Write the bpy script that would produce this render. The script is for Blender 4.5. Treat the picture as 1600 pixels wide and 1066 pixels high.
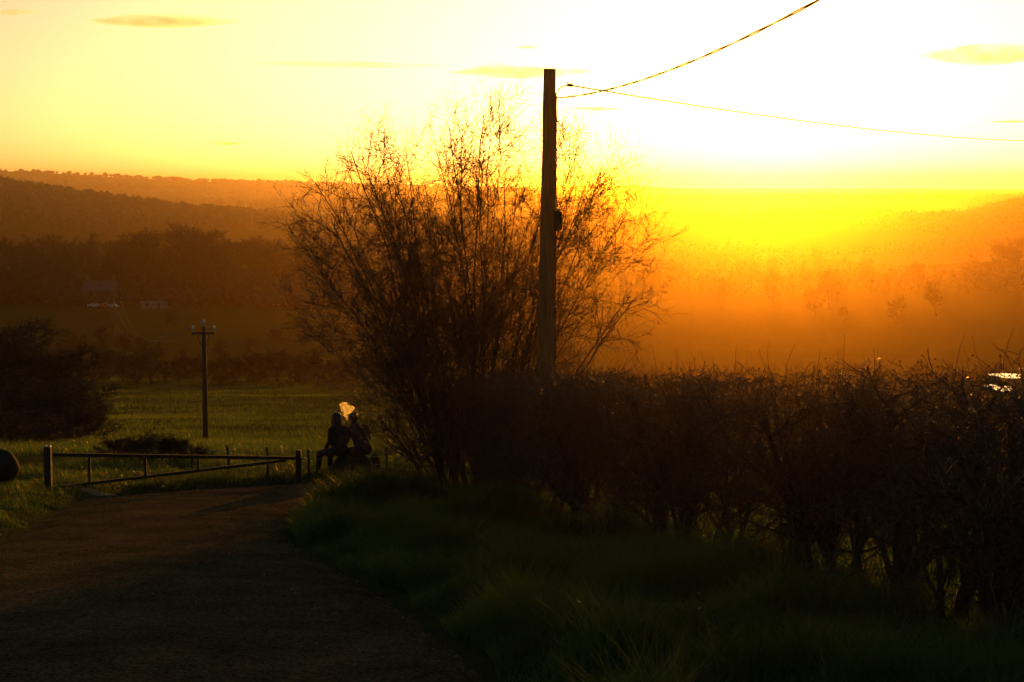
import bpy, bmesh, math, random
import numpy as np
from mathutils import Vector, Matrix, Euler

for _o in list(bpy.data.objects):
    bpy.data.objects.remove(_o)
random.seed(7)
RNG = np.random.default_rng(11)
sc = bpy.context.scene
col = sc.collection

# ------------------------------------------------------------------ camera
W, H, F = 1600.0, 1066.0, 2667.0      # photograph's pixels, focal length in pixels (60 mm on full frame)
HORIZON = 290.0                        # eye level in the photograph
PITCH = math.atan((H / 2 - HORIZON) / F)
cam_d = bpy.data.cameras.new("camera")
cam_d.sensor_width = 36.0
cam_d.lens = 36.0 * F / W
cam_d.clip_start = 0.05
cam_d.clip_end = 60000.0
cam = bpy.data.objects.new("camera", cam_d)
cam.location = (0, 0, 0)
cam.rotation_euler = (math.pi / 2 - PITCH, 0, 0)
col.objects.link(cam)
sc.camera = cam
CP, SP = math.cos(PITCH), math.sin(PITCH)


def ray(px, py):
    """direction of a pixel, scaled so that its y (distance) is 1"""
    u, v = (px - W / 2) / F, (H / 2 - py) / F
    d = np.array([u, CP + v * SP, -SP + v * CP])
    return d / d[1]


# ------------------------------------------------------------------ sun, sky, exposure
SUN_PX = (1196, 168)
_s = ray(*SUN_PX)
_s = _s / np.linalg.norm(_s)
SUN_EL = math.asin(_s[2])
SUN_AZ = math.atan2(_s[0], _s[1])      # clockwise from +Y
sun_d = bpy.data.lights.new("sun", 'SUN')
sun_d.energy = 4.4
sun_d.angle = math.radians(0.53)
sun_d.color = (1.0, 0.345, 0.01)
sun = bpy.data.objects.new("sun", sun_d)
sun.rotation_euler = Vector((-_s[0], -_s[1], -_s[2])).to_track_quat('-Z', 'Y').to_euler()
sun.location = (60, 400, 60)
col.objects.link(sun)

world = bpy.data.worlds.new("World")
sc.world = world
world.use_nodes = True
wn = world.node_tree
wn.nodes.clear()
sky = wn.nodes.new('ShaderNodeTexSky')
sky.sky_type = 'NISHITA'
sky.sun_disc = False
sky.sun_elevation = SUN_EL
sky.sun_rotation = SUN_AZ
sky.altitude = 60
sky.air_density = 0.5
sky.dust_density = 1.5
sky.ozone_density = 1.0
tint = wn.nodes.new('ShaderNodeMix')
tint.data_type = 'RGBA'
tint.blend_type = 'MULTIPLY'
tint.inputs['Factor'].default_value = 1.0
tint.inputs['B'].default_value = (1.0, 0.95, 0.66, 1)   # the warm white balance of the evening, over the whole sky alike
bg = wn.nodes.new('ShaderNodeBackground')
bg.inputs['Strength'].default_value = 0.122
wo = wn.nodes.new('ShaderNodeOutputWorld')
wn.links.new(sky.outputs['Color'], tint.inputs['A'])
wn.links.new(tint.outputs['Result'], bg.inputs['Color'])
wn.links.new(bg.outputs['Background'], wo.inputs['Surface'])

vs = sc.view_settings
vs.view_transform = 'Standard'
vs.look = 'None'
vs.gamma = 1.0
vs.exposure = 0.0
sc.cycles.use_denoising = True
sc.cycles.max_bounces = 6
sc.cycles.diffuse_bounces = 2
sc.cycles.transmission_bounces = 4
sc.cycles.volume_bounces = 0
sc.cycles.transparent_max_bounces = 24


# ------------------------------------------------------------------ helpers
def link(o, parent=None):
    col.objects.link(o)
    if parent is not None:
        o.parent = parent
    return o


def tag(o, label=None, cat=None, group=None, kind=None):
    if label:
        o['label'] = label
    if cat:
        o['category'] = cat
    if group:
        o['group'] = group
    if kind:
        o['kind'] = kind
    return o


def empty(name, loc, rz=0.0):
    o = bpy.data.objects.new(name, None)
    o.empty_display_size = 0.3
    o.location = loc
    o.rotation_euler = (0, 0, rz)
    return link(o)


def mesh_np(name, verts, faces, mat=None, smooth=False):
    """verts (N,3); faces: list of int arrays (M,k)"""
    me = bpy.data.meshes.new(name)
    verts = np.asarray(verts, dtype=np.float32)
    if isinstance(faces, np.ndarray):
        faces = [faces]
    faces = [np.asarray(f, dtype=np.int32) for f in faces if len(f)]
    nl = sum(f.size for f in faces)
    nf = sum(len(f) for f in faces)
    me.vertices.add(len(verts))
    me.vertices.foreach_set('co', verts.ravel())
    me.loops.add(nl)
    me.loops.foreach_set('vertex_index', np.concatenate([f.ravel() for f in faces]))
    me.polygons.add(nf)
    tot = np.concatenate([np.full(len(f), f.shape[1], dtype=np.int32) for f in faces])
    start = np.concatenate([[0], np.cumsum(tot)[:-1]]).astype(np.int32)
    me.polygons.foreach_set('loop_start', start)
    me.polygons.foreach_set('loop_total', tot)
    me.polygons.foreach_set('use_smooth', np.full(nf, smooth, dtype=bool))
    me.update(calc_edges=True)
    me.validate()
    if mat is not None:
        me.materials.append(mat)
    return me


def obj(name, me, parent=None, loc=None):
    o = bpy.data.objects.new(name, me)
    if loc is not None:
        o.location = loc
    return link(o, parent)


def norm(v):
    return v / np.maximum(np.linalg.norm(v, axis=-1, keepdims=True), 1e-9)


def tubes(batches):
    """batches: list of (P (N,K,3), R (N,K), sides); returns verts, faces"""
    V, Fq, off = [], [], 0
    for P, R, n in batches:
        N, K, _ = P.shape
        if N == 0:
            continue
        T = np.empty_like(P)
        T[:, 1:-1] = P[:, 2:] - P[:, :-2]
        T[:, 0] = P[:, 1] - P[:, 0]
        T[:, -1] = P[:, -1] - P[:, -2]
        T = norm(T)
        ref = np.where(np.abs(T[..., 2:3]) > 0.9, np.array([1.0, 0, 0]), np.array([0, 0, 1.0]))
        A = norm(np.cross(T, ref))
        B = np.cross(T, A)
        a = np.arange(n) * 2 * math.pi / n
        ring = (A[:, :, None, :] * np.cos(a)[None, None, :, None] + B[:, :, None, :] * np.sin(a)[None, None, :, None])
        vv = P[:, :, None, :] + ring * R[:, :, None, None]
        V.append(vv.reshape(-1, 3))
        idx = np.arange(N * K * n).reshape(N, K, n) + off
        a0 = idx[:, :-1, :]
        b0 = idx[:, 1:, :]
        q = np.stack([a0, np.roll(a0, -1, 2), np.roll(b0, -1, 2), b0], -1).reshape(-1, 4)
        Fq.append(q)
        if n >= 4:   # close the thick ones
            if n == 4:
                Fq.append(idx[:, -1, :])
                Fq.append(idx[:, 0, ::-1])
            else:
                for k in range(1, n - 1):
                    for e, o_ in ((-1, 1), (0, -1)):
                        t = np.stack([idx[:, e, 0], idx[:, e, k], idx[:, e, k + 1], idx[:, e, k + 1]], -1)
                        tri = t[:, :3] if o_ == 1 else t[:, 2::-1]
                        Fq.append(tri)
        off += N * K * n
    return np.concatenate(V), Fq


def polytube(points, radii, n=8):
    P = np.array(points, float)[None]
    R = np.broadcast_to(np.asarray(radii, float), P.shape[:2]).copy()
    return (P, R, n)


def box_geo(cx, cy, cz, sx, sy, sz):
    v = np.array([[x, y, z] for x in (-.5, .5) for y in (-.5, .5) for z in (-.5, .5)]) * [sx, sy, sz] + [cx, cy, cz]
    f = np.array([[0, 1, 3, 2], [4, 6, 7, 5], [0, 4, 5, 1], [2, 3, 7, 6], [0, 2, 6, 4], [1, 5, 7, 3]])
    return v, f


def join_geo(parts):
    V, Fs, off = [], [], 0
    for v, f in parts:
        V.append(np.asarray(v, float))
        for ff in ([f] if isinstance(f, np.ndarray) else f):
            Fs.append(np.asarray(ff) + off)
        off += len(v)
    return np.concatenate(V), Fs


def boxes_mesh(name, boxes, mat, bevel=0.0):
    bm = bmesh.new()
    for (cx, cy, cz, sx, sy, sz) in boxes:
        r = bmesh.ops.create_cube(bm, size=1.0)
        bmesh.ops.scale(bm, vec=(sx, sy, sz), verts=r['verts'])
        bmesh.ops.translate(bm, vec=(cx, cy, cz), verts=r['verts'])
    if bevel:
        bmesh.ops.bevel(bm, geom=bm.edges[:], offset=bevel, segments=1, affect='EDGES')
    me = bpy.data.meshes.new(name)
    bm.to_mesh(me)
    bm.free()
    me.materials.append(mat)
    return me


def vnoise(x, y, seed=0):
    """smooth value noise, vectorised"""
    xi, yi = np.floor(x).astype(np.int64), np.floor(y).astype(np.int64)
    xf, yf = x - xi, y - yi
    u, v = xf * xf * (3 - 2 * xf), yf * yf * (3 - 2 * yf)

    def h(a, b):
        n = (a * 374761393 + b * 668265263 + seed * 1442695041) & 0x7fffffff
        n = ((n ^ (n >> 13)) * 1274126177) & 0x7fffffff
        n = n ^ (n >> 16)
        return (n & 0xffff) / 65535.0
    return (h(xi, yi) * (1 - u) + h(xi + 1, yi) * u) * (1 - v) + (h(xi, yi + 1) * (1 - u) + h(xi + 1, yi + 1) * u) * v


def fbm(x, y, seed=0, oct=3):
    s, a, t = 0, 1.0, 0
    for k in range(oct):
        s = s + a * vnoise(x * 2 ** k, y * 2 ** k, seed + k)
        t += a
        a *= .5
    return s / t


# ------------------------------------------------------------------ materials
def mat_new(name):
    m = bpy.data.materials.new(name)
    m.use_nodes = True
    nt = m.node_tree
    b = nt.nodes['Principled BSDF']
    return m, nt, b


def mat_noise(name, c1, c2, scale=4.0, rough=0.9, bump=0.0, bscale=None, detail=6.0, coord='Object', c3=None, stretch=None, spec=0.5):
    m, nt, b = mat_new(name)
    tc = nt.nodes.new('ShaderNodeTexCoord')
    src = tc.outputs[coord]
    if stretch:
        mp = nt.nodes.new('ShaderNodeMapping')
        mp.inputs['Scale'].default_value = stretch
        nt.links.new(src, mp.inputs['Vector'])
        src = mp.outputs['Vector']
    n = nt.nodes.new('ShaderNodeTexNoise')
    n.inputs['Scale'].default_value = scale
    n.inputs['Detail'].default_value = detail
    n.inputs['Roughness'].default_value = 0.65
    nt.links.new(src, n.inputs['Vector'])
    r = nt.nodes.new('ShaderNodeValToRGB')
    r.color_ramp.elements[0].position = 0.32
    r.color_ramp.elements[0].color = (*c1, 1)
    r.color_ramp.elements[1].position = 0.68
    r.color_ramp.elements[1].color = (*c2, 1)
    if c3:
        e = r.color_ramp.elements.new(0.5)
        e.color = (*c3, 1)
    nt.links.new(n.outputs['Fac'], r.inputs['Fac'])
    nt.links.new(r.outputs['Color'], b.inputs['Base Color'])
    b.inputs['Roughness'].default_value = rough
    b.inputs['Specular IOR Level'].default_value = spec
    if bump:
        n2 = nt.nodes.new('ShaderNodeTexNoise')
        n2.inputs['Scale'].default_value = bscale or scale * 4
        n2.inputs['Detail'].default_value = 8
        nt.links.new(src, n2.inputs['Vector'])
        bp = nt.nodes.new('ShaderNodeBump')
        bp.inputs['Strength'].default_value = bump
        bp.inputs['Distance'].default_value = 0.05
        nt.links.new(n2.outputs['Fac'], bp.inputs['Height'])
        nt.links.new(bp.outputs['Normal'], b.inputs['Normal'])
    return m


def mat_leaf(name, c1, c2, scale=3.0, trans=0.45, rough=0.5):
    """thin leaf or blade: diffuse + translucent + a little gloss"""
    m, nt, b = mat_new(name)
    tc = nt.nodes.new('ShaderNodeTexCoord')
    n = nt.nodes.new('ShaderNodeTexNoise')
    n.inputs['Scale'].default_value = scale
    n.inputs['Detail'].default_value = 4
    nt.links.new(tc.outputs['Object'], n.inputs['Vector'])
    r = nt.nodes.new('ShaderNodeValToRGB')
    r.color_ramp.elements[0].position = 0.35
    r.color_ramp.elements[0].color = (*c1, 1)
    r.color_ramp.elements[1].position = 0.65
    r.color_ramp.elements[1].color = (*c2, 1)
    nt.links.new(n.outputs['Fac'], r.inputs['Fac'])
    nt.links.new(r.outputs['Color'], b.inputs['Base Color'])
    b.inputs['Roughness'].default_value = rough
    t = nt.nodes.new('ShaderNodeBsdfTranslucent')
    nt.links.new(r.outputs['Color'], t.inputs['Color'])
    mx = nt.nodes.new('ShaderNodeMixShader')
    mx.inputs['Fac'].default_value = trans
    nt.links.new(b.outputs['BSDF'], mx.inputs[1])
    nt.links.new(t.outputs['BSDF'], mx.inputs[2])
    nt.links.new(mx.outputs['Shader'], nt.nodes['Material Output'].inputs['Surface'])
    return m


M = {}
M['bark'] = mat_noise('bark', (.035, .024, .016), (.085, .062, .04), 14, .9, .5, 60)
M['twig'] = mat_noise('twig', (.045, .028, .018), (.10, .065, .04), 6, .6)
M['asphalt'] = mat_noise('asphalt', (.045, .038, .024), (.10, .083, .052), 1.1, .95, .3, 60, detail=12, c3=(.07, .059, .037), spec=.0)
M['wood_old'] = mat_noise('weathered_wood', (.035, .026, .018), (.085, .065, .048), 5, .85, .4, 30, stretch=(8, 8, .6))
M['pole_wood'] = mat_noise('glow_tinted_pole_wood', (.16, .075, .022), (.34, .17, .06), 5, .85, .4, 30, stretch=(8, 8, .5))  # old wood, its colour lightened and turned orange to imitate the sun's glow
M['rail_wood'] = mat_noise('rail_wood', (.018, .015, .011), (.05, .04, .03), 5, .8, .3, 30, stretch=(1, 8, 8))
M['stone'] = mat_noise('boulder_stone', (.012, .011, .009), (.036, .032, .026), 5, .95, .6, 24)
M['metal'] = mat_noise('galvanised_metal', (.18, .18, .18), (.3, .3, .3), 30, .45)
M['metal'].node_tree.nodes['Principled BSDF'].inputs['Metallic'].default_value = 1
M['black'] = mat_noise('black_cable', (.012, .011, .01), (.03, .028, .026), 40, .6)
M['grass'] = mat_leaf('grass_blade', (.04, .08, .010), (.115, .165, .025), .8, .5)
M['grass_far'] = mat_leaf('meadow_tuft', (.045, .09, .010), (.115, .17, .025), .06, .55)
M['dry_leaf'] = mat_leaf('hedge_leaf', (.04, .03, .012), (.10, .07, .025), 5, .35, .35)
M['far_tree'] = mat_noise('winter_crown', (.02, .016, .009), (.045, .036, .02), .2, .95)
M['ceramic'] = mat_noise('insulator_ceramic', (.5, .48, .44), (.7, .68, .62), 20, .2)


def add_speckle(m, scale, lo, hi):
    """fine grains of stone over a material's colour"""
    nt = m.node_tree
    b = nt.nodes['Principled BSDF']
    src = b.inputs['Base Color'].links[0].from_socket
    tc = nt.nodes.new('ShaderNodeTexCoord')
    v = nt.nodes.new('ShaderNodeTexVoronoi')
    v.inputs['Scale'].default_value = scale
    nt.links.new(tc.outputs['Object'], v.inputs['Vector'])
    sp = nt.nodes.new('ShaderNodeSeparateColor')
    nt.links.new(v.outputs['Color'], sp.inputs['Color'])
    mr = nt.nodes.new('ShaderNodeMapRange')
    mr.inputs['To Min'].default_value = lo
    mr.inputs['To Max'].default_value = hi
    nt.links.new(sp.outputs['Red'], mr.inputs['Value'])
    mx = nt.nodes.new('ShaderNodeMix')
    mx.data_type = 'RGBA'
    mx.blend_type = 'MULTIPLY'
    mx.inputs['Factor'].default_value = 1
    nt.links.new(src, mx.inputs['A'])
    nt.links.new(mr.outputs['Result'], mx.inputs['B'])
    nt.links.new(mx.outputs['Result'], b.inputs['Base Color'])


add_speckle(M['asphalt'], 55, .35, 1.7)
# ------------------------------------------------------------------ terrain
H0, SL = 1.97, 0.113                  # camera stands 1.97 m above a lane that falls 11 % away from it
_PY = np.array([-400, -60, 0, 38, 60, 80, 130, 200, 260, 320, 400, 600, 900, 1500, 2500, 4000, 8000, 15000], float)
_PZ = np.array([6, 4.4, -H0, -H0 - SL * 38, -9.2, -11.9, -17.6, -23.8, -28.6, -31.2, -32.6, -38.5, -43, -44, -42, -38, -33, -31], float)
_ty = np.concatenate([np.linspace(-400, 38, 439), np.geomspace(38, 15000, 700)[1:]])
_tz = np.interp(_ty, _PY, _PZ)
_k = np.exp(-np.linspace(-2, 2, 31) ** 2)
_k /= _k.sum()
_sm = np.convolve(np.pad(_tz, 15, mode='edge'), _k, mode='valid')
_w = np.clip((_ty - 40) / 25, 0, 1)
_tz = _tz * (1 - _w) + _sm * _w


def base_z(y):
    y = np.asarray(y, float)
    plane = -H0 - SL * y
    t = np.interp(y, _ty, _tz)
    return np.where((y > -20) & (y < 38), plane, t)


def gauss(x, y, cx, cy, sx, sy, h, rot=0.0):
    c, s = math.cos(rot), math.sin(rot)
    dx, dy = x - cx, y - cy
    u, v = c * dx + s * dy, -s * dx + c * dy
    return h * np.exp(-(u / sx) ** 2 - (v / sy) ** 2)


def hills(x, y):
    h = gauss(x, y, -900, 1650, 430, 330, 95)                 # wooded hill on the left
    h = h + gauss(x, y, -1900, 4600, 900, 800, 95)           # far ridge on the left
    h = h + gauss(x, y, -700, 5200, 900, 600, 34)
    h = h + gauss(x, y, 520, 1500, 100, 200, 35)              # wooded knoll at the right edge
    h = h + gauss(x, y, 300, 6400, 420, 500, 30)              # faint hill right of the pole
    h = h + gauss(x, y, 1500, 9000, 2500, 800, 16)
    h = h + gauss(x, y, 230, 1320, 330, 130, 17) + gauss(x, y, 620, 2750, 800, 260, 17)   # low swells with belts of trees
    far = np.clip((y - 250) / 600, 0, 1)
    h = h + far * (fbm(x / 420, y / 420, 3) - .5) * 9
    h = h + np.clip((y - 60) / 60, 0, 1) * np.clip((300 - y) / 100, 0, 1) * (fbm(x / 22, y / 22, 9) - .5) * 0.9
    return h


# lane outline on the ground (x, y), from the photograph's edges
ROAD_R = np.array([(1.6, -12), (1.2, -2), (.75, 4), (.3, 8), (-.35, 12), (-1.25, 15.6), (-2.3, 18.8), (-2.95, 21.5), (-3.15, 24), (-3.05, 26.5), (-2.6, 28.6), (-1.5, 30.2), (0.8, 31.5), (6, 33), (14, 34)], float)
ROAD_L = np.array([(-4.6, -12), (-5.0, -2), (-5.3, 4), (-5.5, 8), (-5.75, 12), (-5.9, 16), (-6.0, 19), (-6.3, 22), (-6.75, 25), (-7.0, 27), (-6.6, 28.6), (-5.2, 30.1), (-2.9, 32.0), (6, 36.6), (14, 37.6)], float)


def resample(p, n):
    d = np.concatenate([[0], np.cumsum(np.linalg.norm(np.diff(p, axis=0), axis=1))])
    t = np.linspace(0, d[-1], n)
    q = np.stack([np.interp(t, d, p[:, 0]), np.interp(t, d, p[:, 1])], 1)
    for _ in range(4):
        q[1:-1] = (q[:-2] + 2 * q[1:-1] + q[2:]) / 4
    return q


RR, RL = resample(ROAD_R, 140), resample(ROAD_L, 140)
RR = RR + np.stack([np.sin(np.arange(140) * 1.7) * .03 + (RNG.random(140) - .5) * .07, (RNG.random(140) - .5) * .05], 1)
RL = RL + np.stack([np.sin(np.arange(140) * 1.3) * .03 + (RNG.random(140) - .5) * .07, (RNG.random(140) - .5) * .05], 1)
ROAD_POLY = np.concatenate([RR, RL[::-1]])


def in_poly(x, y, poly):
    x, y = np.asarray(x, float), np.asarray(y, float)
    ins = np.zeros(x.shape, bool)
    j = len(poly) - 1
    for i in range(len(poly)):
        xi, yi = poly[i]
        xj, yj = poly[j]
        c = ((yi > y) != (yj > y)) & (x < (xj - xi) * (y - yi) / (yj - yi + 1e-12) + xi)
        ins ^= c
        j = i
    return ins


def road_dist(x, y):
    """signed distance to the lane (negative inside); only near the lane"""
    x, y = np.asarray(x, float), np.asarray(y, float)
    d = np.full(x.shape, 1e9)
    P, Q = ROAD_POLY, np.roll(ROAD_POLY, -1, 0)
    for (ax, ay), (bx, by) in zip(P, Q):
        vx, vy = bx - ax, by - ay
        t = np.clip(((x - ax) * vx + (y - ay) * vy) / (vx * vx + vy * vy + 1e-12), 0, 1)
        d = np.minimum(d, (x - ax - t * vx) ** 2 + (y - ay - t * vy) ** 2)
    d = np.sqrt(d)
    return np.where(in_poly(x, y, ROAD_POLY), -d, d)


def ground_z(x, y):
    x, y = np.asarray(x, float), np.asarray(y, float)
    z = base_z(y) + hills(x, y)
    near = (np.abs(x) < 40) & (y < 60) & (y > -25)
    if np.any(near):
        xn, yn = x[near], y[near]
        d = road_dist(xn, yn)
        up = np.clip((d - 0.02) / .5, 0, 1)
        bank = .10 * up * up * (3 - 2 * up) + up * (fbm(xn * .9, yn * .9, 21) - .4) * .16
        bank = np.where(d < .02, -.05, bank)
        z = z.copy()
        z[near] = z[near] + bank * np.clip((60 - yn) / 15, 0, 1) * np.clip((40 - np.abs(xn)) / 15, 0, 1)
    return z


def gz(x, y):
    return float(ground_z(np.array([x]), np.array([y]))[0])


def hit(px, py, start=2.0):
    """where a pixel's ray meets the ground"""
    d = ray(px, py)
    t = np.geomspace(start, 14000, 6000)
    z = ground_z(d[0] * t, t)
    i = np.argmax(d[2] * t < z)
    return np.array([d[0] * t[i], t[i], z[i]])


def at(px, py, y):
    return ray(px, py) * y


def sinhspace(lo, hi, n, k):
    t = np.linspace(math.asinh(lo / k), math.asinh(hi / k), n)
    return np.sinh(t) * k


gx = np.unique(np.concatenate([sinhspace(-9000, 9000, 240, 6.0), np.linspace(-10, 9, 110)]))
gy = np.unique(np.concatenate([-np.geomspace(10, 350, 20), np.linspace(-9, 42, 240), np.geomspace(42.3, 14000, 260)]))
X, Y = np.meshgrid(gx, gy)
Z = ground_z(X.ravel(), Y.ravel())
nx, ny = len(gx), len(gy)
idx = np.arange(nx * ny).reshape(ny, nx)
quads = np.stack([idx[:-1, :-1], idx[:-1, 1:], idx[1:, 1:], idx[1:, :-1]], -1).reshape(-1, 4)


def ground_material():
    m, nt, b = mat_new('meadow_ground')
    tc = nt.nodes.new('ShaderNodeTexCoord')

    def noise(scale, det, rough=.6, stretch=None):
        src = tc.outputs['Object']
        if stretch:
            mp = nt.nodes.new('ShaderNodeMapping')
            mp.inputs['Scale'].default_value = stretch
            nt.links.new(src, mp.inputs['Vector'])
            src = mp.outputs['Vector']
        n = nt.nodes.new('ShaderNodeTexNoise')
        n.inputs['Scale'].default_value = scale
        n.inputs['Detail'].default_value = det
        n.inputs['Roughness'].default_value = rough
        nt.links.new(src, n.inputs['Vector'])
        return n.outputs['Fac']

    def ramp(f, p0, c0, p1, c1):
        r = nt.nodes.new('ShaderNodeValToRGB')
        r.color_ramp.elements[0].position, r.color_ramp.elements[0].color = p0, (*c0, 1)
        r.color_ramp.elements[1].position, r.color_ramp.elements[1].color = p1, (*c1, 1)
        nt.links.new(f, r.inputs['Fac'])
        return r.outputs['Color']

    def mix(f, a, bb, mode='MIX'):
        x = nt.nodes.new('ShaderNodeMix')
        x.data_type = 'RGBA'
        x.blend_type = mode
        if isinstance(f, float):
            x.inputs['Factor'].default_value = f
        else:
            nt.links.new(f, x.inputs['Factor'])
        nt.links.new(a, x.inputs['A'])
        nt.links.new(bb, x.inputs['B'])
        return x.outputs['Result']
    near = ramp(noise(2.6, 10), .35, (.028, .034, .010), .7, (.075, .08, .026))
    mid = ramp(noise(.05, 6, .7, (1, .5, 1)), .35, (.03, .045, .012), .66, (.08, .088, .025))
    c = mix(.5, near, mid)
    # fields far out: each a different crop, as cells
    vo = nt.nodes.new('ShaderNodeTexVoronoi')
    vo.inputs['Scale'].default_value = .0042
    mp = nt.nodes.new('ShaderNodeMapping')
    mp.inputs['Scale'].default_value = (1, .6, 0)
    nt.links.new(tc.outputs['Object'], mp.inputs['Vector'])
    nt.links.new(mp.outputs['Vector'], vo.inputs['Vector'])
    sep = nt.nodes.new('ShaderNodeSeparateColor')
    nt.links.new(vo.outputs['Color'], sep.inputs['Color'])
    fields = ramp(sep.outputs['Red'], .2, (.03, .05, .012), .9, (.11, .10, .035))
    sx = nt.nodes.new('ShaderNodeSeparateXYZ')
    nt.links.new(tc.outputs['Object'], sx.inputs['Vector'])
    mr = nt.nodes.new('ShaderNodeMapRange')
    mr.inputs['From Min'].default_value = 260
    mr.inputs['From Max'].default_value = 420
    nt.links.new(sx.outputs['Y'], mr.inputs['Value'])
    c = mix(mr.outputs['Result'], c, fields)
    nt.links.new(c, b.inputs['Base Color'])
    b.inputs['Roughness'].default_value = 1.0
    b.inputs['Specular IOR Level'].default_value = .0
    bp = nt.nodes.new('ShaderNodeBump')
    bp.inputs['Strength'].default_value = .8
    bp.inputs['Distance'].default_value = .08
    nt.links.new(noise(9, 8), bp.inputs['Height'])
    nt.links.new(bp.outputs['Normal'], b.inputs['Normal'])
    return m


M['ground'] = ground_material()
ground = obj('ground', mesh_np('ground', np.stack([X.ravel(), Y.ravel(), Z], 1), quads, M['ground'], True))
tag(ground, 'green fields sloping down from the lane into a wide valley', 'ground', kind='structure')

# lane: asphalt sheet, slightly crowned, with thin broken edges
nr = 15
cross = np.linspace(0, 1, nr)
rv = RR[:, None, :] * (1 - cross)[None, :, None] + RL[:, None, :] * cross[None, :, None]
rz = base_z(rv[..., 1]) + .03 * (1 - (2 * cross[None, :] - 1) ** 2) + (fbm(rv[..., 0] * .7, rv[..., 1] * .7, 5) - .5) * .025
rz = rz + np.where((cross[None, :] < .01) | (cross[None, :] > .99), -.03, .004)
ri = np.arange(140 * nr).reshape(140, nr)
rq = np.stack([ri[:-1, :-1], ri[1:, :-1], ri[1:, 1:], ri[:-1, 1:]], -1).reshape(-1, 4)[:, ::-1]
road = obj('road', mesh_np('road', np.concatenate([rv, rz[..., None]], -1).reshape(-1, 3), rq, M['asphalt'], True))
tag(road, 'narrow tarmac lane bending round the grassy corner of the hedge', 'road', kind='structure')

# ------------------------------------------------------------------ haze (after the land it encloses)
HZ = dict(density=0.000135, g=0.94)


def build_haze():
    v, f = box_geo(0, 7000, 12, 18600, 14900, 136)
    m = bpy.data.materials.new('haze_air')
    m.use_nodes = True
    nt = m.node_tree
    nt.nodes.clear()
    out = nt.nodes.new('ShaderNodeOutputMaterial')
    pv = nt.nodes.new('ShaderNodeVolumePrincipled')
    pv.inputs['Color'].default_value = (1.0, .62, .26, 1)
    pv.inputs['Density'].default_value = HZ['density']
    pv.inputs['Anisotropy'].default_value = HZ['g']
    nt.links.new(pv.outputs['Volume'], out.inputs['Volume'])
    o = obj('haze', mesh_np('haze', v, f, m))
    tag(o, 'warm evening haze filling the valley air', 'haze', kind='stuff')
    return o


build_haze()
# ------------------------------------------------------------------ plant growing
def grow(P, R, per, t0, t1, ang, length, K, up=0.0, wig=.08, r_fac=.55, r_min=.002, spread=None, rng=RNG, lmul=None):
    """children of the polylines P (N,K0,3): 'per' each, leaving at 'ang' degrees"""
    N, K0, _ = P.shape
    t = t0 + (t1 - t0) * rng.random((N, per))
    f = t * (K0 - 1)
    i = np.minimum(f.astype(int), K0 - 2)
    fr = (f - i)[..., None]
    rows = np.arange(N)[:, None]
    a, b = P[rows, i], P[rows, i + 1]
    start = a + (b - a) * fr
    d = norm(b - a)
    rs = (R[rows, i] * (1 - fr[..., 0]) + R[rows, i + 1] * fr[..., 0])
    rand = norm(rng.normal(size=d.shape))
    side = norm(rand - d * np.sum(rand * d, -1, keepdims=True))
    th = np.radians(ang * (.6 + .8 * rng.random((N, per, 1))))
    dd = d * np.cos(th) + side * np.sin(th)
    L = length * (.5 + rng.random((N, per)))
    L = L * (1.15 - .6 * t)
    M_ = N * per
    dd, start, L, rs = dd.reshape(M_, 3), start.reshape(M_, 3), L.reshape(M_), rs.reshape(M_)
    out = np.empty((M_, K, 3))
    out[:, 0] = start
    cur = dd.copy()
    for k in range(1, K):
        cur = norm(cur + rng.normal(size=cur.shape) * wig * 3 ** .5 + np.array([0, 0, up]))
        out[:, k] = out[:, k - 1] + cur * (L / (K - 1))[:, None]
    r0 = np.maximum(rs * r_fac, r_min)
    RR_ = r0[:, None] * np.linspace(1, .35, K)[None, :]
    RR_ = np.maximum(RR_, r_min * .6)
    return out, RR_


def keep(PR, mask):
    return PR[0][mask], PR[1][mask]


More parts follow.
